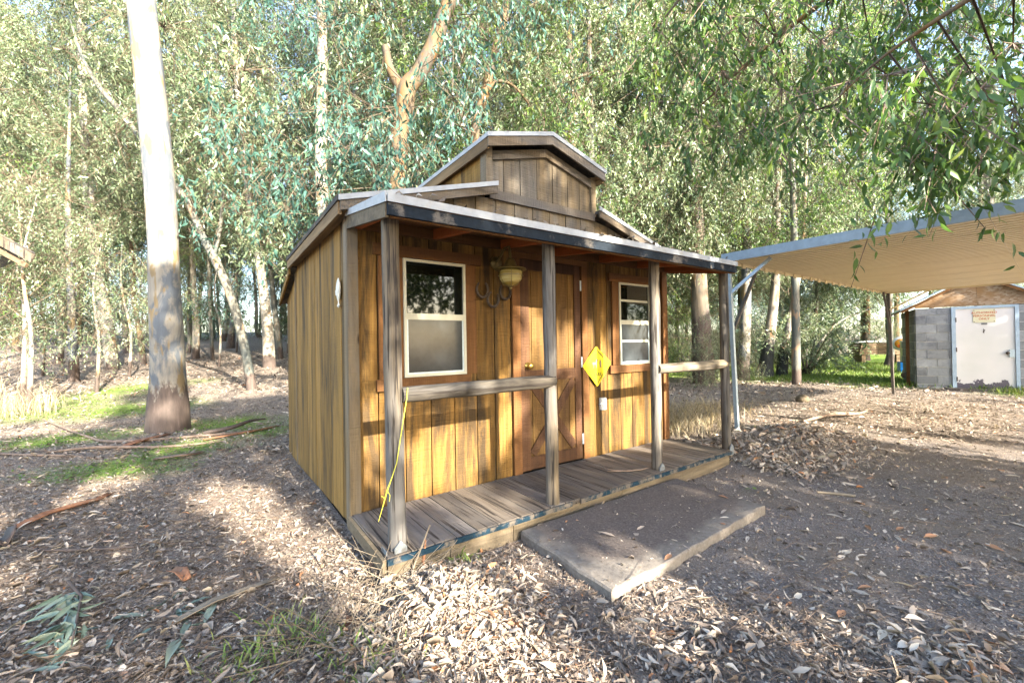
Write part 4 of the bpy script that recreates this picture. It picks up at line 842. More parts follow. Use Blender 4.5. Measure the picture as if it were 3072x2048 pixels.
for i, (k, bk_, cr, lab, ex) in enumerate(HERO):
    P = [list(p) for p in H[k]]; P[0][2] = min(P[0][2], T(P[0][0], P[0][1]) + .05)
    tree(P, M[bk_], None if cr is None else CROWN[cr], lab, (P[-2][0] - P[0][0], P[-2][1] - P[0][1], 1.8 if k[0] == 'T' else 0.5), 1.3 * i, 0.95, None, 300 + i, [H[e] for e in ex], 22 if k in ('T1', 'B1', 'R4') else 12, .11 if k == 'R4' else .07 if k in ('R2', 'R3') else .05 if k == 'T1' else .035)
def find(lab): return next(o for o in col.objects if o.get('label') == lab)

# big tree: high crown, torn bark at the foot
t1 = find(HERO[0][3]); c = link('crown', tall_crown(311, M['sage'], 8.5, 15.5, 3.0, 30, 22), t1, (-.5, .3, 0))
# leaning dark tree: sparse crown at its tip
t4 = find(HERO[3][3]); g = np.random.default_rng(44); O, ex = crown_origins(g, 5.5, 9.5, 1.6, 14, 18)
link('crown', foliage_mesh('crown', O, g, M['sage'], ex, k=12), t4, (-2.3, 1.6, 0))
# teal leaves hanging behind the cabin roof, on the forked tree
b1 = find(HERO[13][3]); g = np.random.default_rng(61); cen = []
fr = np.array([.58, .8145]); rt_ = np.array([.8145, -.58]); cam_xy = np.array([-.766, -2.97])
def cpt(d, px, py):
    """place in the grove given its distance and its bearing"""
    xy = cam_xy + fr * d + rt_ * ((px - 1536) / 1258.2 * d); return (xy[0], xy[1], 1.311 - ((py - 1024) - 7 + (px - 1536) * .0167) / 1258.2 * d)
for px, py, d, n in [(760, 520, 6.6, 20), (870, 640, 6.4, 22), (820, 420, 7, 20), (960, 560, 6.3, 24), (930, 330, 6.6, 16), (1060, 480, 6.2, 26), (1130, 560, 6.0, 24), (1165, 480, 6.2, 16), (1270, 500, 6.1, 20), (1370, 290, 6.3, 22), (1400, 180, 6.4, 16),
                     (1390, 380, 6.4, 16), (1010, 80, 6.6, 18), (900, 40, 6.8, 16), (1150, 60, 6.8, 12), (1540, 60, 6.8, 22), (1640, 80, 7.0, 16), (1480, 120, 7.2, 12), (720, 640, 7.2, 14), (650, 400, 7.6, 10), (1060, 250, 7.2, 16), (1230, 60, 9.0, 14), (1110, 350, 8.4, 16), (1290, 330, 8.8, 16), (1850, 20, 7, 10), (1700, 300, 8.5, 10), (600, 700, 8, 8)]:
    cen.append((cpt(d, px, py), n))
O = np.vstack([np.array(c_) + np.array([0, 0, .35]) + g.normal(size=(n, 3)) * np.array([.36, .36, .34]) for c_, n in cen]) - np.array(H['B1'][0][:3])
bl_ = spline(H['B1'][3:], 4)[:, :3] - np.array(H['B1'][0][:3]); cc = np.array([np.array(c_) for c_, n in cen]) - np.array(H['B1'][0][:3])
ex = [strips(bl_[np.argmin(((cc[:, None] - bl_[None]) ** 2).sum(-1), 1)] + g.normal(scale=.03, size=cc.shape), cc + np.array([0, 0, .3]), .008, g), strips(np.repeat(cc, [n for _, n in cen], 0), O, .005, g)]
link('foliage', foliage_mesh('foliage', O, g, M['teal'], ex, k=14, ln=(.4, .85), L=(.09, .155), asp=.25, tm=LEAF4, spread=.55), b1)
# shrubby multi stem bush on the right
bu = empty('broadleaf_bush', (16.49, 3.17, T(16.49, 3.17))); tag(bu, 'spreading bush with many dark stems at the lawn edge, left of the far carport post', 'bush')
g = np.random.default_rng(71); tips = []
for i in range(11):
    a = g.uniform(0, 6.283); ln_ = g.uniform(1.3, 2.6); el = g.uniform(.45, 1.1); P = [(0, 0, -.05, .05)]
    for t in (.35, .7, 1): P.append((math.cos(a) * ln_ * t * math.cos(el) + g.normal() * .05, math.sin(a) * ln_ * t * math.cos(el), ln_ * t * math.sin(el) * (1.1 - .15 * t), .045 * (1.05 - t)))
    S = spline(P, 4); MB().tube(S[:, :3], np.maximum(S[:, 3], .006), 7, False).build('stem', M['bark_dark'], bu); tips += [P[2][:3], P[3][:3], P[3][:3]]
S = spline([(0, 0, 0, .06), (.42, -.31, 1.18, .05), (1.04, -.76, 1.95, .04), (1.97, -1.43, 2.39, .02)], 5); MB().tube(S[:, :3], S[:, 3], 8, False).build('stem', M['bark_dark'], bu); tips += [(1.04, -.76, 2.0), (1.6, -1.2, 2.3), (1.97, -1.43, 2.4)]
O = np.repeat(np.array(tips), 20, 0) + g.normal(size=(len(tips) * 20, 3)) * np.array([.45, .45, .4]); link('foliage', foliage_mesh('foliage', O, g, M['sage'], None, k=11, ln=(.3, .6), L=(.09, .15), asp=.25, droop=.6), bu)

# saplings in the sunlit left background
SAP = [(-3.82, 9.61, 4.2, 0), (-4.3, 11.2, 4.8, 3), (-5.0, 11.6, 5.0, 1), (-3.2, 11.9, 3.8, 0), (-5.6, 14.0, 5.2, 3), (-2.9, 14.5, 4.0, 2), (-6.6, 15.5, 5.6, 0), (-2.2, 13.0, 3.2, 3), (-1.9, 16.8, 4.0, 1), (-7.2, 18.6, 5.2, 0), (-4.7, 13.0, 4.5, 0), (-5.3, 17.0, 5.0, 3), (-0.6, 16.0, 4.0, 2), (-3.4, 22.0, 5, 0), (2.2, 20.2, 4.6, 2), (0.2, 22.5, 5.2, 0)]
for i, (x, y, h_, c_) in enumerate(SAP):
    z = T(x, y); P = [(x, y, z, .045), (x + .05, y, z + h_ * .35, .036), (x - .06 + .1 * math.sin(i), y, z + h_ * .7, .025), (x + .15 * math.cos(i * 2), y, z + h_ * 1.05, .008)]
    e = tree(P, M['bark_pale'], SAPC[c_], ('near ' if y < 12.5 else 'far ') + 'slim pale sapling ' + ('left of the thick white trunk' if x + .23 * y < 0.05 else 'between the thick white trunk and the cabin') + (', shorter' if h_ < 4.5 else ', taller') + ' of the thicket', (0, 0, .25), i * 2.1, h_ / 5.0, 'saplings in the left thicket', 500 + i, (), 8, .03, 'sapling')

# ------------------------------------------------------------------ the grove behind: generic trees sharing a few shapes
TR = []
for i, (bk_, r0) in enumerate([('bark_pale', .17), ('bark_tan', .15), ('bark_white', .16), ('bark_dark', .13), ('bark_tan', .19)]):
    g = np.random.default_rng(400 + i); x = y = 0; P = []
    for z in (0, .7, 2.2, 4.5, 7.5, 11, 15): P.append((x, y, z, r0 * (1.35 if z == 0 else 1) * (1 - z / 17))); x += g.normal() * .12; y += g.normal() * .12
    TR.append((trunk_mesh(P, M[bk_], 10, .04, 420 + i), M[bk_]))
TRM = [mb.build('trunk', m) for mb, m in TR]; TRM = [o.data for o in TRM if True]
for o in [o for o in col.objects if o.parent is None and o.name.startswith('trunk')]: bpy.data.objects.remove(o)
g = np.random.default_rng(77); used = [(p[0][0], p[0][1]) for k, p in H.items()] ; n_bg = 0
fixed = [(24, 2.6), (27.5, -.5), (30, 5.0), (25.5, -4.0), (21.5, -6.5), (31, -4), (23, -9), (19.5, 9.0), (34, 1), (28, -8), (6.2, 9.5), (9.6, 8.4), (4.4, 8.6), (11.8, 9.8), (15.6, 8.5), (18.4, 6.4), (21.5, 8.6), (18.0, 11.0), (24.5, 5.6), (1.6, 8.6), (2.8, 15.2), (-1.8, 25), (-6.0, 22), (-8.5, 21)]
for it in range(900):
    if it < len(fixed): x, y = fixed[it]
    else:
        d = g.uniform(15, 46) if n_bg > 25 else g.uniform(13, 28); l = g.uniform(-1.32, 1.32) * d
        x, y = cam_xy + fr * d + rt_ * l
        if l > 2 and d < 24 and y < 6.0 and x > 9: continue                       # keep the lawn and the shed clear
        if x > 13 and y < 6.5 and d < 30: continue
        if min((x - a) ** 2 + (y - b) ** 2 for a, b in used) < (1.7 if d < 24 else 2.6) ** 2: continue
    used.append((x, y)); n_bg += 1
    e = empty('eucalyptus_tree', (x, y, T(x, y)), g.uniform(0, 6.28)); e.scale = [g.uniform(.85, 1.25)] * 3
    bear = 1536 + 1258 * float(((np.array([x, y]) - cam_xy) @ rt_) / ((np.array([x, y]) - cam_xy) @ fr))
    where = next(t_ for b_, t_ in ((330, 'left of the thick white trunk'), (850, 'between the thick white trunk and the cabin'), (1400, 'behind the left half of the cabin roof'), (1900, 'behind the right half of the cabin roof'), (2450, 'behind the near end of the carport'), (9999, 'behind the block shed')) if bear < b_)
    ti = int(g.integers(0, 5)); bc = ('grey', 'tan', 'white', 'dark', 'stout brown')[ti]
    tag(e, 'tall ' + bc + ' eucalyptus in the grove ' + where, 'tree', bc + ' grove trees ' + where)
    link('trunk', TRM[ti], e); c = link('crown', CROWN[int(g.choice([0, 1, 3, 3, 0, 1, 4]))], e, (0, 0, g.uniform(-.6, .6) + (1.6 if bear < 900 else 0)), g.uniform(0, 6.28))
    if n_bg > 88: break
for i in range(22):
    d = 33 + 9 * ((i * 7) % 5) / 5; l = (-1.28 + 1.15 * i / 21) * d; x, y = cam_xy + fr * d + rt_ * l
    e = empty('shrub', (x, y, T(x, y)), i * 1.7); e.scale = (1.7, 1.7, 1.5 + .5 * (i % 3)); tag(e, 'pale hazy tall shrub closing the view far behind the left trunks', 'shrub', 'far shrubs behind the left trunks')
    link('foliage', LOWC[(0, 3, 0, 1)[i % 4]], e)
for i, (x, y, s_) in enumerate(((10.3, 3.5, .42), (11.9, 3.2, .36), (9.6, 4.6, .5), (12.7, 4.6, .45))):
    e = empty('shrub', (x, y, T(x, y)), i * 2.0); e.scale = (s_, s_, s_); tag(e, ('dry leafy brush in front of', 'small brush right of', 'taller brush left of', 'brush behind and right of')[i] + ' the thick shaggy trunk beyond the porch', 'shrub', 'brush around the shaggy trunk'); link('foliage', LOWC[(0, 3, 1, 0)[i]], e)
# low leafy shrubs filling the understory
used2 = []; n_sh = 0
for it in range(700):
    d = g.uniform(9.5, 34); l = g.uniform(-1.3, 1.3) * d; x, y = cam_xy + fr * d + rt_ * l
    if x > 12 and y < 5.2: continue
    if -1.0 < x < 6 and y < 5.2: continue
    if x < .2 and d < 13.5: continue
    if x > 3 and y < 2.6: continue
    if .34 * d < l < .85 * d and d < 17: continue
    if l < -1.5 and d < 30: continue
    if used2 and min((x - a) ** 2 + (y - b) ** 2 for a, b in used2) < (1.25 if d < 20 else 2.2) ** 2: continue
    used2.append((x, y)); n_sh += 1; s = g.uniform(.5, 1.0)
    e = empty('shrub', (x, y, T(x, y)), g.uniform(0, 6.28)); e.scale = (s, s, s)
    side = 'left of the cabin' if l < -.45 * d else 'behind the cabin' if l < .35 * d else 'right of the cabin'
    tag(e, 'leafy undergrowth shrub among the grove trunks ' + side, 'shrub', 'undergrowth shrubs ' + side)
    link('foliage', LOWC[int(g.integers(0, 4))], e)
    if n_sh > 95: break

# ------------------------------------------------------------------ the near tree whose branches hang in at the upper right
nr = empty('eucalyptus_tree', (3.95, -5.35, 0)); tag(nr, 'near eucalyptus whose long leafy branches hang in at the upper right', 'tree')
mb = trunk_mesh([(0, 0, 0, .24), (-.05, .05, 1.5, .19), (.05, .15, 3.2, .17), (.0, .3, 5.2, .14), (.2, .5, 8.5, .10), (.1, .6, 12, .04)], M['bark_tan'], 16, .04, 800); mb.build('trunk', M['bark_tan'], nr)
LB = [[(.03, .2, 3.6, .09), (.2, 1.2, 4.6, .07), (.5, 2.6, 5.0, .05), (.4, 4.2, 4.7, .025), (.2, 5.2, 4.2, .01)],
      [(.03, .2, 4.2, .08), (-.5, 1.3, 4.9, .06), (-1.0, 2.6, 5.1, .04), (-1.3, 3.9, 4.6, .02), (-1.4, 4.6, 4.2, .008)],
      [(.05, .2, 3.0, .07), (-.05, 1.0, 3.6, .05), (-.15, 2.1, 3.9, .035), (-.35, 3.2, 3.6, .015), (-.4, 3.7, 3.3, .006)],
      [(.0, .3, 5.0, .08), (.9, 1.6, 5.8, .06), (1.8, 3.4, 6.2, .04), (2.4, 5.4, 5.9, .02), (2.6, 6.4, 5.4, .008)]]
for b_ in LB:
    S = spline(b_, 6); mb = MB(); mb.tube(S[:, :3], np.maximum(S[:, 3], .005), 8, False, .05, 9); mb.build('limb', M['bark_tan'], nr)
g = np.random.default_rng(811); O = []
NC = [(2.75, 2960, 470, 10), (2.8, 2800, 520, 10), (3.0, 2680, 420, 9), (2.9, 3060, 330, 9), (3.3, 2880, 250, 10), (3.2, 2560, 480, 7), (3.6, 2720, 150, 10), (3.8, 2480, 330, 8), (4.0, 2360, 470, 7), (4.2, 2280, 250, 8), (4.4, 2180, 400, 10), (4.6, 2120, 180, 10), (4.5, 2060, 60, 9), (4.3, 2230, 40, 7), (4.0, 2430, 60, 8), (3.7, 2600, 20, 8), (3.4, 2850, 40, 9), (3.1, 3040, 100, 8), (4.7, 2120, 560, 6), (4.9, 2040, 330, 6), (3.6, 2420, 560, 4), (2.7, 2900, 600, 6), (3.0, 3060, 520, 6)]
NC = [(d + .35, px, py - (10 if px > 2650 else 60), int(n * 2.1)) for d, px, py, n in NC] + [(5.2, 1990, 200, 14), (5.4, 1960, 420, 10), (4.9, 2330, 150, 14), (4.6, 2520, 220, 14), (4.8, 2400, 380, 10), (4.4, 2640, 320, 12), (4.2, 2780, 380, 12), (5.0, 2230, 520, 8)]
for d, px, py, n in NC:
    p = np.array(cpt(d, px, py)); O.append(p + np.array([0, 0, .28]) + g.normal(size=(n, 3)) * np.array([.22, .22, .16]))
CC = np.repeat(np.array([cpt(d, px, py) for d, px, py, n in NC]) + np.array([0, 0, .5]), [n for *_, n in NC], 0)
O = np.vstack(O); base = np.array([3.95, -5.35, 0]); O = O - base; CC = CC - base
V, Fc, v, TV, TF, (P_, D_, S_, L_) = sprays(O, g, 14, (.34, .78), (.075, .145), .28, 1.0, LEAF8, .50)
k8 = len(LEAF8[0]); nl = len(P_)
lim_pts = np.vstack([spline(b_, 6)[6:, :3] for b_ in LB]); near_i = np.argmin(((CC[:, None] - lim_pts[None]) ** 2).sum(-1), 1)
tv2, tf2 = strips(lim_pts[near_i], CC, .009, g); tv3, tf3 = strips(CC, O, .005, g)
depth = ((P_ + base)[:, :2] - cam_xy) @ fr; lat = ((P_ + base)[:, :2] - cam_xy) @ rt_; inview = (np.abs(lat / depth) < 1.2) & ((P_[:, 2] - 1.311) / depth < .8)
big = np.argsort(np.where(inview, depth / L_, 1e9))[:300]
vl = v.reshape(nl, k8)[:, 0]; LM = []
for i in range(6):
    lm = leaves(np.zeros((1, 3)), np.array([[1., 0, 0]]), np.array([[0, 1., 0]]), np.array([1.0]), np.array([.27 * (.8 + .09 * i)]), LEAF8)
    LM.append(mesh_np('leaf', lm[0], lm[1], M['olive'], {'v': np.full(k8, (i + .5) / 6)}))
for i in big:
    D = Vector(D_[i]); S = Vector(S_[i]); S = (S - D * S.dot(D)).normalized(); Nn = D.cross(S); l_ = float(L_[i])
    o = link('leaf', LM[min(5, int(vl[i] * 6))], nr); o.matrix_local = Matrix(((D.x * l_, S.x * l_, Nn.x * l_, P_[i, 0]), (D.y * l_, S.y * l_, Nn.y * l_, P_[i, 1]), (D.z * l_, S.z * l_, Nn.z * l_, P_[i, 2]), (0, 0, 0, 1)))
keep = np.ones(nl, bool); keep[big] = False
Fk = Fc.reshape(nl, -1, 3)[keep].reshape(-1, 3); n0 = len(V); Vs = [V, TV, tv2, tv3]; Fs = [Fk, TF + n0, tf2 + n0 + len(TV), tf3 + n0 + len(TV) + len(tv2)]
mi = np.concatenate([np.zeros(len(Fk)), np.ones(len(TF) + len(tf2) + len(tf3))])
o = link('foliage', mesh_np('foliage', np.vstack(Vs), np.vstack(Fs), [M['olive'], M['stick']], {'v': np.concatenate([v, np.full(len(TV) + len(tv2) + len(tv3), .5)])}, mi), nr); o['kind'] = 'stuff'

# ------------------------------------------------------------------ unseen shade trees added behind the viewpoint; crown gaps cut to place sun patches
CAPS = [(-.70, .72, -.05, -.26, .17), (.04, -.36, .22, -.80, .16), (.58, -.40, 1.15, -.98, .05), (.9, -.62, 1.0, -.64, .10), (.12, .62, .14, .80, .09), (.35, .35, .95, .45, .17), (.60, .55, .75, .62, .10), (1.55, 1.30, 1.58, 1.62, .14), (1.9, 1.2, 2.05, 1.35, .12), (1.3, .55, 1.35, .75, .10),
        (2.35, .40, 3.5, .45, .24), (2.4, .85, 2.5, 1.35, .13), (2.95, 1.0, 3.1, 1.5, .12), (3.6, .9, 3.7, 1.6, .18), (.55, -.12, .9, -.06, .09), (2.5, 2.0, 3.4, 2.05, .10), (-1.6, 1.1, -1.4, 1.25, .14), (-.9, 1.9, -.6, 2.0, .12), (-2.2, .5, -2.1, .7, .12)]
def openness(X, Z):
    o = np.zeros_like(X)
    for i_, (x0, z0, x1, z1, r) in enumerate(CAPS):
        dx, dz = x1 - x0, z1 - z0; t = np.clip(((X - x0) * dx + (Z - z0) * dz) / (dx * dx + dz * dz + 1e-9), 0, 1)
        o = np.maximum(o, np.hypot(X - x0 - t * dx, Z - z0 - t * dz) < r + .11)
    o = np.maximum(o, .95 * ((X > 5.9) & (X < 13.6) & (Z < 2.2))); o = np.maximum(o, .95 * ((X > 13) & (Z > 1.9)))          # sunlit ground beyond the drive
    o = np.maximum(o, .85 * ((X > 4.1) & (X <= 5.9) & (Z > .02) & (Z < 1.2)))
    o = np.maximum(o, .8 * ((Z > 1.9) & (X > 2.45) & (X < 6))); o = np.maximum(o, .3 * ((Z > 2.45) & (X > 0) & (X < 2.45)))
    o = np.maximum(o, np.where(snoise(X, Z, 5.0, 91) > .12, .9, .1) * ((Z > 2.3) & (X < -.6)))
    o = np.maximum(o, np.where(snoise(X, Z, 7.0, 92) > .42, .75, .0) * ((Z > .1) & (Z < 1.6)))
    o = np.maximum(o, .97 * (Z > 3.7) * ((X < -2.3) | (X > -.8))); o = np.maximum(o, .97 * (Z > 5.4)); o = np.maximum(o, .97 * ((X < -1.9) & (Z > 2.9)))
    o = np.maximum(o, .97 * (X > 15.4)); o = np.maximum(o, .5 * (X < -4.2))
    return o
g = np.random.default_rng(901); nS = 27000; X0 = g.uniform(-6.5, 17, nS); Z0 = g.uniform(-1.8, 5.6, nS); Yc = g.uniform(-14.0, -8.5, nS)
ok = g.uniform(size=nS) > openness(X0, Z0); X0, Z0, Yc = X0[ok], Z0[ok], Yc[ok]
te = math.tan(SUN_EL) / math.cos(SUN_AZ); CP = np.stack([X0 - Yc * math.tan(SUN_AZ), Yc, Z0 - Yc * te], -1)
ok = CP[:, 2] > .6; CP = CP[ok]
tx = np.array([-4.6, -1.3, 4.9, 7.6, 14.4]); near_t = np.argmin(np.abs(CP[:, 0][:, None] - tx[None]), 1)
for i, x in enumerate(tx):
    O = CP[near_t == i]
    if not len(O): continue
    yb = -11.3 + .6 * math.sin(i * 2.2); e = empty('eucalyptus_tree', (x, yb, 0)); tag(e, 'unseen bushy eucalyptus added behind the viewpoint, crown cut to shape the sun patches', 'tree', 'added shade trees behind the viewpoint')
    mb = trunk_mesh([(0, 0, 0, .17), (.05, .05, 2, .13), (-.05, .1, 4.5, .10), (.1, .1, 8.0, .04)], M['bark_tan'], 10, .04, 950 + i); mb.build('trunk', M['bark_tan'], e)
    O = O + np.array([0, 0, .16]) - np.array([x, yb, 0])
    link('crown', foliage_mesh('crown', O, g, M['olive'], None, k=9, ln=(.22, .36), L=(.13, .2), asp=.42), e)

# ------------------------------------------------------------------ the forest floor: litter, sticks, grass
def inside_cabin(x, y): return (x > -.03) & (x < 3.6) & (y > -.73) & (y < 3.02)
def on_slab(x, y): return (x > .84) & (x < 2.57) & (y > -1.54) & (y < -.72)
def view_pts(n, g, d0, d1, lat=1.35, pw=1.0):
    """points on the ground in front of the viewpoint, denser nearby"""
    d = d0 * (d1 / d0) ** (g.uniform(size=n) ** pw); l = g.uniform(-lat, lat, n) * (d + .25)
    xy = cam_xy[None] + fr[None] * d[:, None] + rt_[None] * l[:, None]; return xy[:, 0], xy[:, 1], d
g = np.random.default_rng(1001)
x, y, d = view_pts(420000, g, 1.05, 22.0)
dv = fdrive(x, y); gr = fgrass(x, y); bare = .5 + .5 * snoise(x, y, 3.0, 31)
p = (1 - .90 * dv) * (1 - .6 * gr) * (.55 + .45 * bare); p = p * (1 - .9 * blob(x, y, -.22, -.86, .17, .10, -.6)); p = np.where(on_slab(x, y), .012, p); p = np.where((x > 13.9) & (y > -2.6) & (y < 0), 0, p)
ok = (g.uniform(size=len(x)) < p) & ~inside_cabin(x, y); x, y, d, dv = x[ok], y[ok], d[ok], dv[ok]
n = len(x); z = terrain(x, y) + np.abs(g.normal(scale=.008, size=n)); z = np.where(on_slab(x, y), .093, z)
a = g.uniform(0, 6.283, n); D = np.stack([np.cos(a), np.sin(a), g.normal(scale=.34, size=n)], -1); S = np.stack([-np.sin(a), np.cos(a), g.normal(scale=.5, size=n)], -1)
lng = g.uniform(size=n) < .10; L = np.where(lng, g.uniform(.04, .095, n), np.clip(g.lognormal(math.log(.0165), .55, n), .005, .05)) * np.where(d > 10, 2.4, np.where(d > 5, 1.5, 1)); Wd = L * np.where(lng, g.uniform(.10, .22, n), g.uniform(.12, .6, n)); vv = np.clip(g.beta(1.15, 1.5, n), 0, 1)
def litter_mesh(sel, tm):
    m_ = int(sel.sum()); cu = (g.normal(scale=.16, size=m_), g.normal(scale=.6, size=m_), g.normal(scale=1.0, size=m_))
    V, Fc = leaves(np.stack([x, y, z], -1)[sel], D[sel], S[sel], L[sel], Wd[sel], tm, cu); return V, Fc, np.repeat(vv[sel], len(tm[0]))
bigl = (L > .034) & (d < 5.5); A1 = litter_mesh(bigl, LEAF8); A2 = litter_mesh(~bigl, LEAF4)
lm_ = link('leaf_litter', mesh_np('leaf_litter', np.vstack([A1[0], A2[0]]), np.vstack([A1[1], A2[1] + len(A1[0])]), M['litter'], {'v': np.concatenate([A1[2], A2[2]])})); tag(lm_, 'dry brown and grey leaf litter covering the ground', 'leaf litter', None, 'stuff')
x, y, d = view_pts(90000, g, 1.05, 8.0); ok = (fdrive(x, y) > .25) & ~inside_cabin(x, y) & ~on_slab(x, y) | on_slab(x, y) & (g.uniform(size=len(x)) < .10); x, y = x[ok], y[ok]; n = len(x)
z = np.where(on_slab(x, y), .0925, terrain(x, y) + .002); a = g.uniform(0, 6.283, n); D = np.stack([np.cos(a), np.sin(a), g.normal(scale=.3, size=n)], -1); S = np.stack([-np.sin(a), np.cos(a), g.normal(scale=.5, size=n)], -1)
L = np.clip(g.lognormal(math.log(.011), .55, n), .004, .05); V, Fc = leaves(np.stack([x, y, z], -1), D, S, L, L * g.uniform(.12, .8, n), LEAF2, (g.normal(scale=.2, size=n), g.normal(scale=.4, size=n), g.normal(scale=.8, size=n)))
tag(link('drive_debris', mesh_np('drive_debris', V, Fc, M['litter'], {'v': np.repeat(np.clip(g.beta(1.1, 1.6, n), 0, .9), 4)})), 'crumbled leaf bits and grit strewn over the bare drive', 'debris', None, 'stuff')
# heaped leaves right of the porch
x = g.normal(4.45, .6, 15000); y = g.normal(-.78, .33, 15000); ok = ~inside_cabin(x, y) & (x > 3.62); x, y = x[ok], y[ok]; n = len(x)
z = terrain(x, y) + g.uniform(0, .05, n); a = g.uniform(0, 6.283, n); D = np.stack([np.cos(a), np.sin(a), g.normal(scale=.45, size=n)], -1); S = np.stack([-np.sin(a), np.cos(a), g.normal(scale=.6, size=n)], -1)
L = np.clip(g.lognormal(math.log(.045), .5, n), .012, .12); V, Fc = leaves(np.stack([x, y, z], -1), D, S, L, L * g.uniform(.10, .32, n), LEAF4, (g.normal(scale=.2, size=n), g.normal(scale=.6, size=n), g.normal(scale=1.4, size=n)))
tag(link('leaf_pile', mesh_np('leaf_pile', V, Fc, M['litter'], {'v': np.repeat(g.beta(1.6, 1.5, n), 6)})), 'heap of dry leaves against the right end of the porch', 'leaf pile', None, 'stuff')
# heaped leaves on the foreground mound, coloured paler to paint in its sun patch
x = g.normal(.10, .19, 9000); y = g.normal(-1.16, .26, 9000); n = len(x)
z = terrain(x, y) + g.uniform(0, .03, n); a = g.uniform(0, 6.283, n); D = np.stack([np.cos(a), np.sin(a), g.normal(scale=.4, size=n)], -1); S = np.stack([-np.sin(a), np.cos(a), g.normal(scale=.5, size=n)], -1)
L = np.clip(g.lognormal(math.log(.028), .5, n), .01, .08); V, Fc = leaves(np.stack([x, y, z], -1), D, S, L, L * g.uniform(.14, .38, n), LEAF8, (g.normal(scale=.2, size=n), g.normal(scale=.6, size=n), g.normal(scale=1.4, size=n)))
tag(link('leaf_pile', mesh_np('leaf_pile', V, Fc, M['litter'], {'v': np.repeat(np.clip(.35 + g.beta(1.6, 1.4, n) * .65, 0, 1), k8)})), 'mound of dry leaves, coloured paler for the sun patch, before the nearest porch corner', 'leaf pile', None, 'stuff')
x = np.concatenate([g.uniform(.0, 3.55, 700), g.uniform(.3, 3.3, 600)]); y = np.concatenate([g.uniform(-.83, -.02, 700), -.06 - np.abs(g.normal(scale=.12, size=600))]); n = len(x); z = pz(y) + ZC + .006 + np.abs(g.normal(scale=.012, size=n)) * (y > -.4)
a = g.uniform(0, 6.283, n); L = np.clip(g.lognormal(math.log(.05), .5, n), .015, .13); V, Fc = leaves(np.stack([x, y, z], -1), np.stack([np.cos(a), np.sin(a), np.abs(g.normal(scale=.25, size=n))], -1), np.stack([-np.sin(a), np.cos(a), g.normal(scale=.4, size=n)], -1), L, L * g.uniform(.05, .3, n), LEAF4, (g.normal(scale=.2, size=n), g.normal(scale=.6, size=n), g.normal(scale=1.2, size=n)))
tag(link('roof_litter', mesh_np('roof_litter', V, Fc, M['litter'], {'v': np.repeat(g.uniform(.1, .9, n), 6)})), 'dry leaves and twigs caught on the porch roof', 'leaf litter', None, 'stuff')
mb = MB()
for i in range(16):
    x_ = 1.55 + .35 * (i % 8) * .28 + g.normal() * .05; q0 = Vector((x_, -.30 + g.normal() * .12, pz(-.3) + ZC + .01)); mb.tube([q0, q0 + Vector((g.normal() * .08, g.normal() * .05, .05 + .06 * g.uniform())), q0 + Vector((g.normal() * .16, g.normal() * .1, .03 + .10 * g.uniform())), q0 + Vector((g.normal() * .24, g.normal() * .12, .01))], [.0022, .002, .0016, .001], 5, False)
tag(mb.build('roof_twigs', M['twig']), 'curly dry twigs lying on the porch roof below the gable', 'twigs', None, 'stuff')
for (cx_, cy_, n, lab) in ((1.58, -2.62, 260, 'cluster of large curled leaves at the bottom right corner'), (.86, -2.02, 120, 'small cluster of pale leaves on the dark drive near the bottom edge')):
    x = g.normal(cx_, .13, n); y = g.normal(cy_, .09, n); z = terrain(x, y) + g.uniform(.004, .03, n); a = g.uniform(0, 6.283, n); L = g.uniform(.03, .085, n)
    V, Fc = leaves(np.stack([x, y, z], -1), np.stack([np.cos(a), np.sin(a), g.normal(scale=.35, size=n)], -1), np.stack([-np.sin(a), np.cos(a), g.normal(scale=.5, size=n)], -1), L, L * g.uniform(.18, .36, n), LEAF8, (g.normal(scale=.2, size=n), g.normal(scale=.6, size=n), g.normal(scale=1.2, size=n)))
    tag(link('leaf_cluster', mesh_np('leaf_cluster', V, Fc, M['litter'], {'v': np.repeat(g.uniform(.25, 1, n), k8)})), lab, 'leaf pile', None, 'stuff')
# small sticks
def stick_mesh(n, g, x, y, ln, r, lift=.012, tilt=.12):
    z = terrain(x, y) + g.uniform(.003, lift, n); a = g.uniform(0, 6.283, n); A = np.stack([x, y, z], -1); B = A + np.stack([np.cos(a) * ln, np.sin(a) * ln, np.abs(g.normal(scale=tilt, size=n)) * ln], -1)
    dd = norm(B - A); s = norm(np.cross(dd, np.array([0, 0, 1.0]))); u = np.cross(s, dd); V = []
    for P, k in ((A, 1.0), (B, .5)):
        for t in (0, 2.094, 4.189): V.append(P + (s * math.cos(t) + u * math.sin(t)) * (r * k)[:, None])
    V = np.stack(V, 1).reshape(-1, 3); f = np.array([(0, 1, 4), (0, 4, 3), (1, 2, 5), (1, 5, 4), (2, 0, 3), (2, 3, 5)]); return V, (f[None] + (np.arange(n) * 6)[:, None, None]).reshape(-1, 3)
x, y, d = view_pts(42000, g, 1.05, 9.0); ok = ~inside_cabin(x, y) & ~on_slab(x, y) & (g.uniform(size=len(x)) < 1 - .85 * fdrive(x, y)); x, y = x[ok], y[ok]; n = len(x)
V, Fc = stick_mesh(n, g, x, y, g.lognormal(math.log(.055), .7, n), g.uniform(.0007, .0026, n)); tag(link('twig_litter', mesh_np('twig_litter', V, Fc, M['stick'])), 'fine dead twigs scattered through the leaf litter', 'twigs', None, 'stuff')
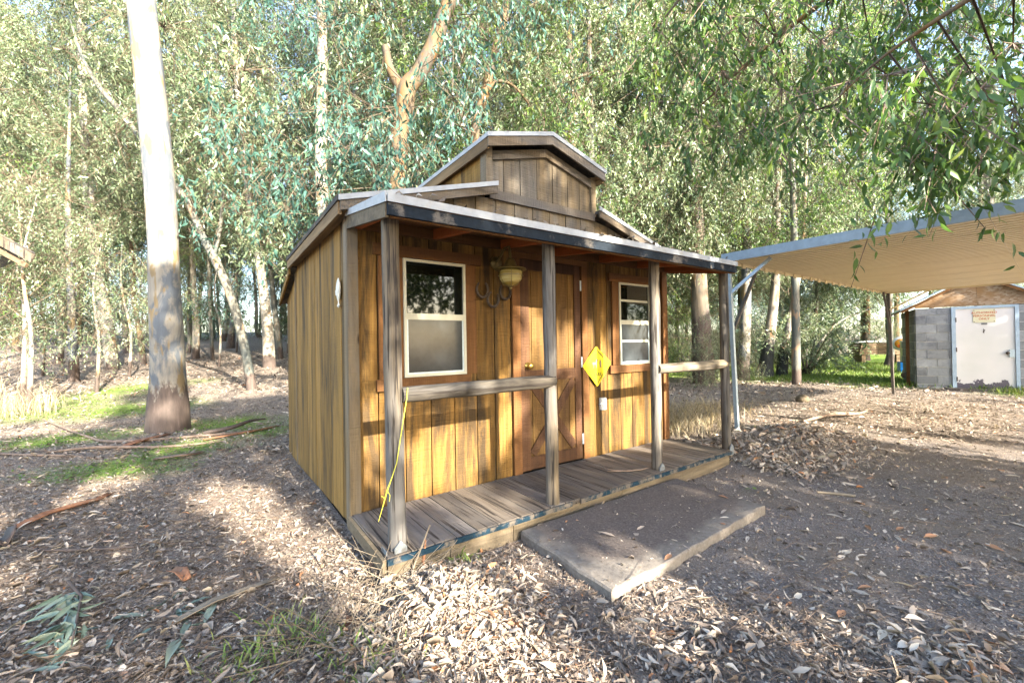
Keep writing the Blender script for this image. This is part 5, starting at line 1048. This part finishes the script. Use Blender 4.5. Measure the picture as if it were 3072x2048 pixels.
# brush tangle beside the hollow and beyond the porch
x = np.concatenate([g.normal(-.25, .16, 130), g.normal(.10, .10, 60), g.normal(4.9, .5, 160), g.normal(7.8, 1.2, 120)]); y = np.concatenate([g.normal(-.95, .12, 130), g.normal(-.72, .06, 60), g.normal(.75, .35, 160), g.normal(-.7, .6, 120)]); n = len(x)
V, Fc = stick_mesh(n, g, x, y, g.uniform(.12, .42, n), g.uniform(.0012, .003, n), .05, .5); tag(link('dry_brush', mesh_np('dry_brush', V, Fc, M['twig'])), 'tangles of thin pale dead stalks on the ground', 'brush', None, 'stuff')
# low green ground cover and grass blades
x, y, d = view_pts(90000, g, 3.5, 13); ok = (g.uniform(size=len(x)) < fgrass(x, y) * .9) & ~inside_cabin(x, y) & (x < 6); x, y = x[ok], y[ok]; n = len(x)
a = g.uniform(0, 6.283, n); L = g.uniform(.02, .05, n); V, Fc = leaves(np.stack([x, y, terrain(x, y) + g.uniform(.005, .03, n)], -1), np.stack([np.cos(a), np.sin(a), g.uniform(.0, .8, n)], -1), np.stack([-np.sin(a), np.cos(a), g.normal(scale=.3, size=n)], -1), L, L * .55, LEAF2)
tag(link('ground_cover', mesh_np('ground_cover', V, Fc, M['blade'], {'v': np.repeat(g.uniform(0, .75, n), 4)})), 'low green weeds growing around the thick white trunk', 'weeds', None, 'stuff')
x = g.uniform(13.5, 27, 60000); y = g.uniform(-3, 8, 60000); ok = g.uniform(size=60000) < fgrass(x, y) * np.clip(14 / x, 0, 1); x, y = x[ok], y[ok]; n = len(x)
a = g.uniform(0, 6.283, n); L = g.uniform(.05, .16, n); V, Fc = leaves(np.stack([x, y, terrain(x, y)], -1), np.stack([np.cos(a) * .4, np.sin(a) * .4, np.ones(n)], -1), np.stack([-np.sin(a), np.cos(a), np.zeros(n)], -1), L, L * .12, LEAF2)
tag(link('lawn_grass', mesh_np('lawn_grass', V, Fc, M['blade'], {'v': np.repeat(g.uniform(.2, .9, n), 4)})), 'bright green grass on the far lawn beside the shed', 'grass', None, 'stuff')
def tuft(name, pts, n, ln, mat, label, cat, wd=.035, lean=.7, vr=(0, 1)):
    P = np.repeat(np.array(pts)[:, :2], n, 0) + g.normal(size=(len(pts) * n, 2)) * np.repeat(np.array([p[2] for p in pts]), n)[:, None]; m = len(P)
    a = g.uniform(0, 6.283, m); L = g.uniform(.5, 1.2, m) * ln
    V, Fc = leaves(np.column_stack([P, terrain(P[:, 0], P[:, 1]) - .005]), np.stack([np.cos(a) * lean * g.uniform(.2, 1, m), np.sin(a) * lean * g.uniform(.2, 1, m), np.ones(m)], -1), np.stack([-np.sin(a), np.cos(a), np.zeros(m)], -1), L, L * wd + .0015, LEAF4)
    tag(link(name, mesh_np(name, V, Fc, mat, {'v': np.repeat(g.uniform(*vr, m), 6)})), label, cat, None, 'stuff')
tuft('grass', [(-.62, -.86, .10), (-.46, -.87, .08), (-.35, -.98, .07), (-.71, -.95, .08), (-.25, -1.25, .09), (.42, -.80, .05)], 70, .085, M['blade'], 'sparse yellow green grass blades at the bottom edge', 'grass', .07, 1.3, (.4, 1))
tuft('dry_grass', [(-4.1, 9.7, .35), (-4.9, 10.6, .5), (-3.7, 9.0, .25), (-5.4, 12.0, .5), (-6.1, 13.5, .6)], 200, .5, M['straw'], 'tall straw coloured dry grass at the left edge', 'grass', .012, .55)
tuft('dry_grass', [(5.3, .8, .3), (4.7, .6, .25), (5.8, 1.2, .4), (6.6, 1.2, .4)], 330, .34, M['straw'], 'pale dry brush behind the right end of the porch', 'brush', .018, 1.1)
tuft('grass', [(13.4, -2.1, .25), (13.9, -2.5, .3)], 160, .16, M['blade'], 'grass tuft at the right foot of the white shed door', 'grass', .06, .7, (.5, 1))

# ------------------------------------------------------------------ fallen things one can point to
def ground_tube(name, pts, rad, mat, label, cat, lift=.0, n=7, group=None):
    P = [(x_, y_, T(x_, y_) + rad_ * .6 + lift + (p_[2] if len(p_) > 2 else 0)) for p_, rad_ in zip(pts, rad) for x_, y_ in [p_[:2]]]
    S = spline([(*a_, b_) for a_, b_ in zip(P, rad)], 4); mb = MB(); mb.tube(S[:, :3], np.maximum(S[:, 3], .002), n, True, .12, len(col.objects)); o = mb.build(name, mat); return tag(o, label, cat, group)
ground_tube('fallen_branch', [(-3.3, 8.2), (-2.40, 6.07), (-1.89, 5.0), (-1.0, 4.75), (-.3, 4.7)], [.012, .018, .022, .018, .008], M['stick'], 'long grey fallen branch lying in front of the thick white trunk', 'branch', .02)
ground_tube('fallen_branch', [(-2.5, 4.8), (-2.0, 4.55, .03), (-1.3, 4.25), (-.6, 4.2)], [.012, .02, .018, .008], M['stick'], 'short dark branch nearer the camera than the long fallen branch', 'branch', .01)
ground_tube('fallen_branch', [(-.9, 4.9), (-.55, 4.9, .05), (-.3, 5.1, .10), (-.05, 5.4, .06)], [.03, .035, .025, .01], M['bark_dark'], 'dark crooked branch right of the thick white trunk', 'branch', .02)
ground_tube('fallen_branch', [(-3.3, 5.6), (-2.89, 5.01), (-2.2, 4.35), (-1.9, 4.0)], [.01, .016, .014, .006], M['stick'], 'thin grey branch at the far left in the weeds', 'branch', .01)
ground_tube('fallen_branch', [(-1.75, 1.05), (-1.45, .85), (-1.2, .72)], [.006, .012, .006], M['bark_dark'], 'short dark stick in the leaf litter at lower left', 'branch', .01)
ground_tube('fallen_branch', [(3.38, -1.56), (3.46, -1.68), (3.52, -1.78)], [.010, .013, .011], M['twig'], 'short pale stick lying on the bare drive', 'branch', .004)
ground_tube('fallen_branch', [(6.6, -.3), (7.2, -.5, .06), (8.0, -.6), (9.0, -.5)], [.02, .03, .025, .01], M['stick'], 'grey branch on sunlit litter under the carport edge', 'branch', .02)
ground_tube('dry_stalk', [(.10, -.74), (.155, -.77, .14), (.20, -.80, .27)], [.006, .0055, .004], M['twig'], 'pale dry stalk leaning up at the nearest porch corner', 'stalk')
ground_tube('dry_stalk', [(.185, -.72), (.195, -.73, .10), (.20, -.74, .18)], [.010, .009, .004], M['redbark'], 'broken brown stub standing beside the pale leaning stalk', 'stalk')
def strip(pts, wd, label, mat='redbark', curl=.5):
    vs = []; n = len(pts)
    for i, (x_, y_) in enumerate(pts):
        a_, b_ = pts[max(i - 1, 0)], pts[min(i + 1, n - 1)]; dx, dy = b_[0] - a_[0], b_[1] - a_[1]; l_ = math.hypot(dx, dy); sx, sy = -dy / l_, dx / l_; ww = wd * (1 - .6 * abs(i / (n - 1) - .4))
        for t in (-1, -.5, 0, .5, 1): vs.append((x_ + sx * ww * t, y_ + sy * ww * t, T(x_, y_) + .014 + curl * ww * t * t + .012 * math.sin(i * 1.7)))
    fs = [(i * 5 + k, i * 5 + k + 1, i * 5 + 6 + k, i * 5 + 5 + k) for i in range(n - 1) for k in range(4)]
    o = MB().add(vs, fs, True).build('bark_strip', M[mat]); md = o.modifiers.new('t', 'SOLIDIFY'); md.thickness = .005; tag(o, label, 'bark', 'fallen strips of bark')
strip([(-1.94, 1.62), (-1.83, 1.80), (-1.70, 1.98), (-1.60, 2.10), (-1.52, 2.22)], .045, 'long red brown bark strip in the leaf litter at left')
strip([(-1.75, 4.45), (-1.6, 4.75), (-1.45, 5.05), (-1.32, 5.35)], .06, 'tan bark strip leaning at the foot of the thick white trunk')
strip([(-.9, 4.45), (-.5, 4.5), (-.1, 4.75), (.1, 5.0)], .05, 'red bark strip right of the thick white trunk')
strip([(-1.35, 3.55), (-1.1, 3.50), (-.9, 3.6)], .05, 'short dark bark strip on the weeds before the thick white trunk', 'stick')
strip([(-.98, .18), (-.93, .09), (-.90, .0)], .035, 'small curled red bark piece at lower left')
strip([(-.95, -.42), (-.78, -.36), (-.58, -.30), (-.48, -.26)], .025, 'pale bark strip near the bottom edge, left of the grass', 'twig')
strip([(-.26, -.78), (-.20, -.84), (-.17, -.92)], .05, 'bark chunk standing in the dark hollow', 'redbark', 1.2)
strip([(-1.97, 1.40), (-1.92, 1.31), (-1.90, 1.25)], .06, 'dark curled bark piece near the left edge', 'bark_dark', 1.6)
# fresh green spray on the ground, lower left
fb = empty('leafy_branch', (-1.30, -.05, T(-1.3, -.05))); tag(fb, 'fallen blue green leafy branch at the bottom left corner', 'branch')
g2 = np.random.default_rng(55); MB().tube([(-.10, .24, .10), (-.02, .08, .07), (.0, -.12, .05), (.02, -.32, .03)], [.009, .007, .005, .003], 6).build('stem', M['bark_dark'], fb)
LT = []
for i in range(4):
    lm = leaves(np.zeros((1, 3)), np.array([[1., 0, 0]]), np.array([[0, 1., 0]]), np.array([1.0]), np.array([.15 + .03 * i]), LEAF8); LT.append(mesh_np('leaf', lm[0], lm[1], M['dusty'], {'v': np.full(k8, .3 + .2 * i)}))
for i in range(46):
    t = g2.uniform(0, 1); px_, py_, pz_ = -.08 + .10 * t + g2.normal() * .02, .20 - .50 * t, .09 - .06 * t + g2.uniform(0, .03)
    D = Vector((g2.normal() * .7, -.75 + g2.normal() * .45, -.22 + g2.normal() * .18)).normalized(); S = Vector((g2.normal() * .4 + .8, g2.normal() * .4, g2.normal() * .6)); S = (S - D * S.dot(D)).normalized(); Nn = D.cross(S); l_ = g2.uniform(.09, .16)
    o = link('leaf', LT[i % 4], fb); o.matrix_local = Matrix(((D.x * l_, S.x * l_, Nn.x * l_, px_), (D.y * l_, S.y * l_, Nn.y * l_, py_), (D.z * l_, S.z * l_, Nn.z * l_, pz_ - .025), (0, 0, 0, 1)))
for i in range(26):
    px_, py_ = g2.uniform(-.35, .55), g2.uniform(-.55, -.1); a_ = g2.uniform(0, 6.28); D = Vector((math.cos(a_), math.sin(a_), g2.normal() * .12)).normalized(); S = Vector((-D.y, D.x, g2.normal() * .3)); S = (S - D * S.dot(D)).normalized(); Nn = D.cross(S); l_ = g2.uniform(.10, .2)
    o = link('leaf', LT[i % 4], fb); o.matrix_local = Matrix(((D.x * l_, S.x * l_, Nn.x * l_, px_), (D.y * l_, S.y * l_, Nn.y * l_, py_), (D.z * l_, S.z * l_, Nn.z * l_, T(px_ - 1.3, py_ - .05) - T(-1.3, -.05) + .012), (0, 0, 0, 1)))
# single large dry leaves on the bare drive
g3 = np.random.default_rng(66); FL = []
for i in range(5):
    lm = leaves(np.zeros((1, 3)), np.array([[1., 0, 0]]), np.array([[0, 1., 0]]), np.array([1.0]), np.array([.2 + .04 * i]), LEAF8); vv = lm[0].copy(); vv[:, 2] += .25 * (vv[:, 0] - .5) ** 2 + 1.2 * vv[:, 1] ** 2
    FL.append(mesh_np('dry_leaf', vv, lm[1], M['litter'], {'v': np.full(k8, (.55, .7, .82, .99, .93)[i])}))
cnt = 0
while cnt < 170:
    x_, y_, d_ = view_pts(1, g3, 1.15, 6.0); x_, y_ = float(x_[0]), float(y_[0]); sl = bool(on_slab(x_, y_))
    if inside_cabin(x_, y_) or (not sl and float(fdrive(x_, y_)) < .6): continue
    a_ = g3.uniform(0, 6.28); fi_ = int(g3.integers(0, 5)); o = link('dry_leaf', FL[fi_]); o.location = (x_, y_, (.092 if sl else T(x_, y_) + .006)); o.rotation_euler = (g3.normal() * .25, g3.normal() * .12, a_); s = g3.uniform(.05, .12); o.scale = (s, s, s); cnt += 1
    cn = ('dull brown', 'tan', 'pale tan', 'bleached white', 'rust red')[fi_]; pl = 'concrete slab' if sl else 'bare drive below the slab' if y_ < -1.5 else 'bare drive right of the slab'
    tag(o, 'single ' + cn + ' dry leaf lying on the ' + pl, 'leaf', cn + ' leaves on the ' + pl)
wr = MB(); rr = random.Random(3)
wr.lathe([(0, -.02), (.10, -.01), (.13, .05), (.11, .11), (.05, .15), (0, .155)], (0, 0, 0), 9)
o = wr.build('pale_stump', M['skirt'], None, (9.2, .65, T(9.2, .65))); tag(o, 'small pale stump on the sunlit ground left of the far carport post', 'stump')
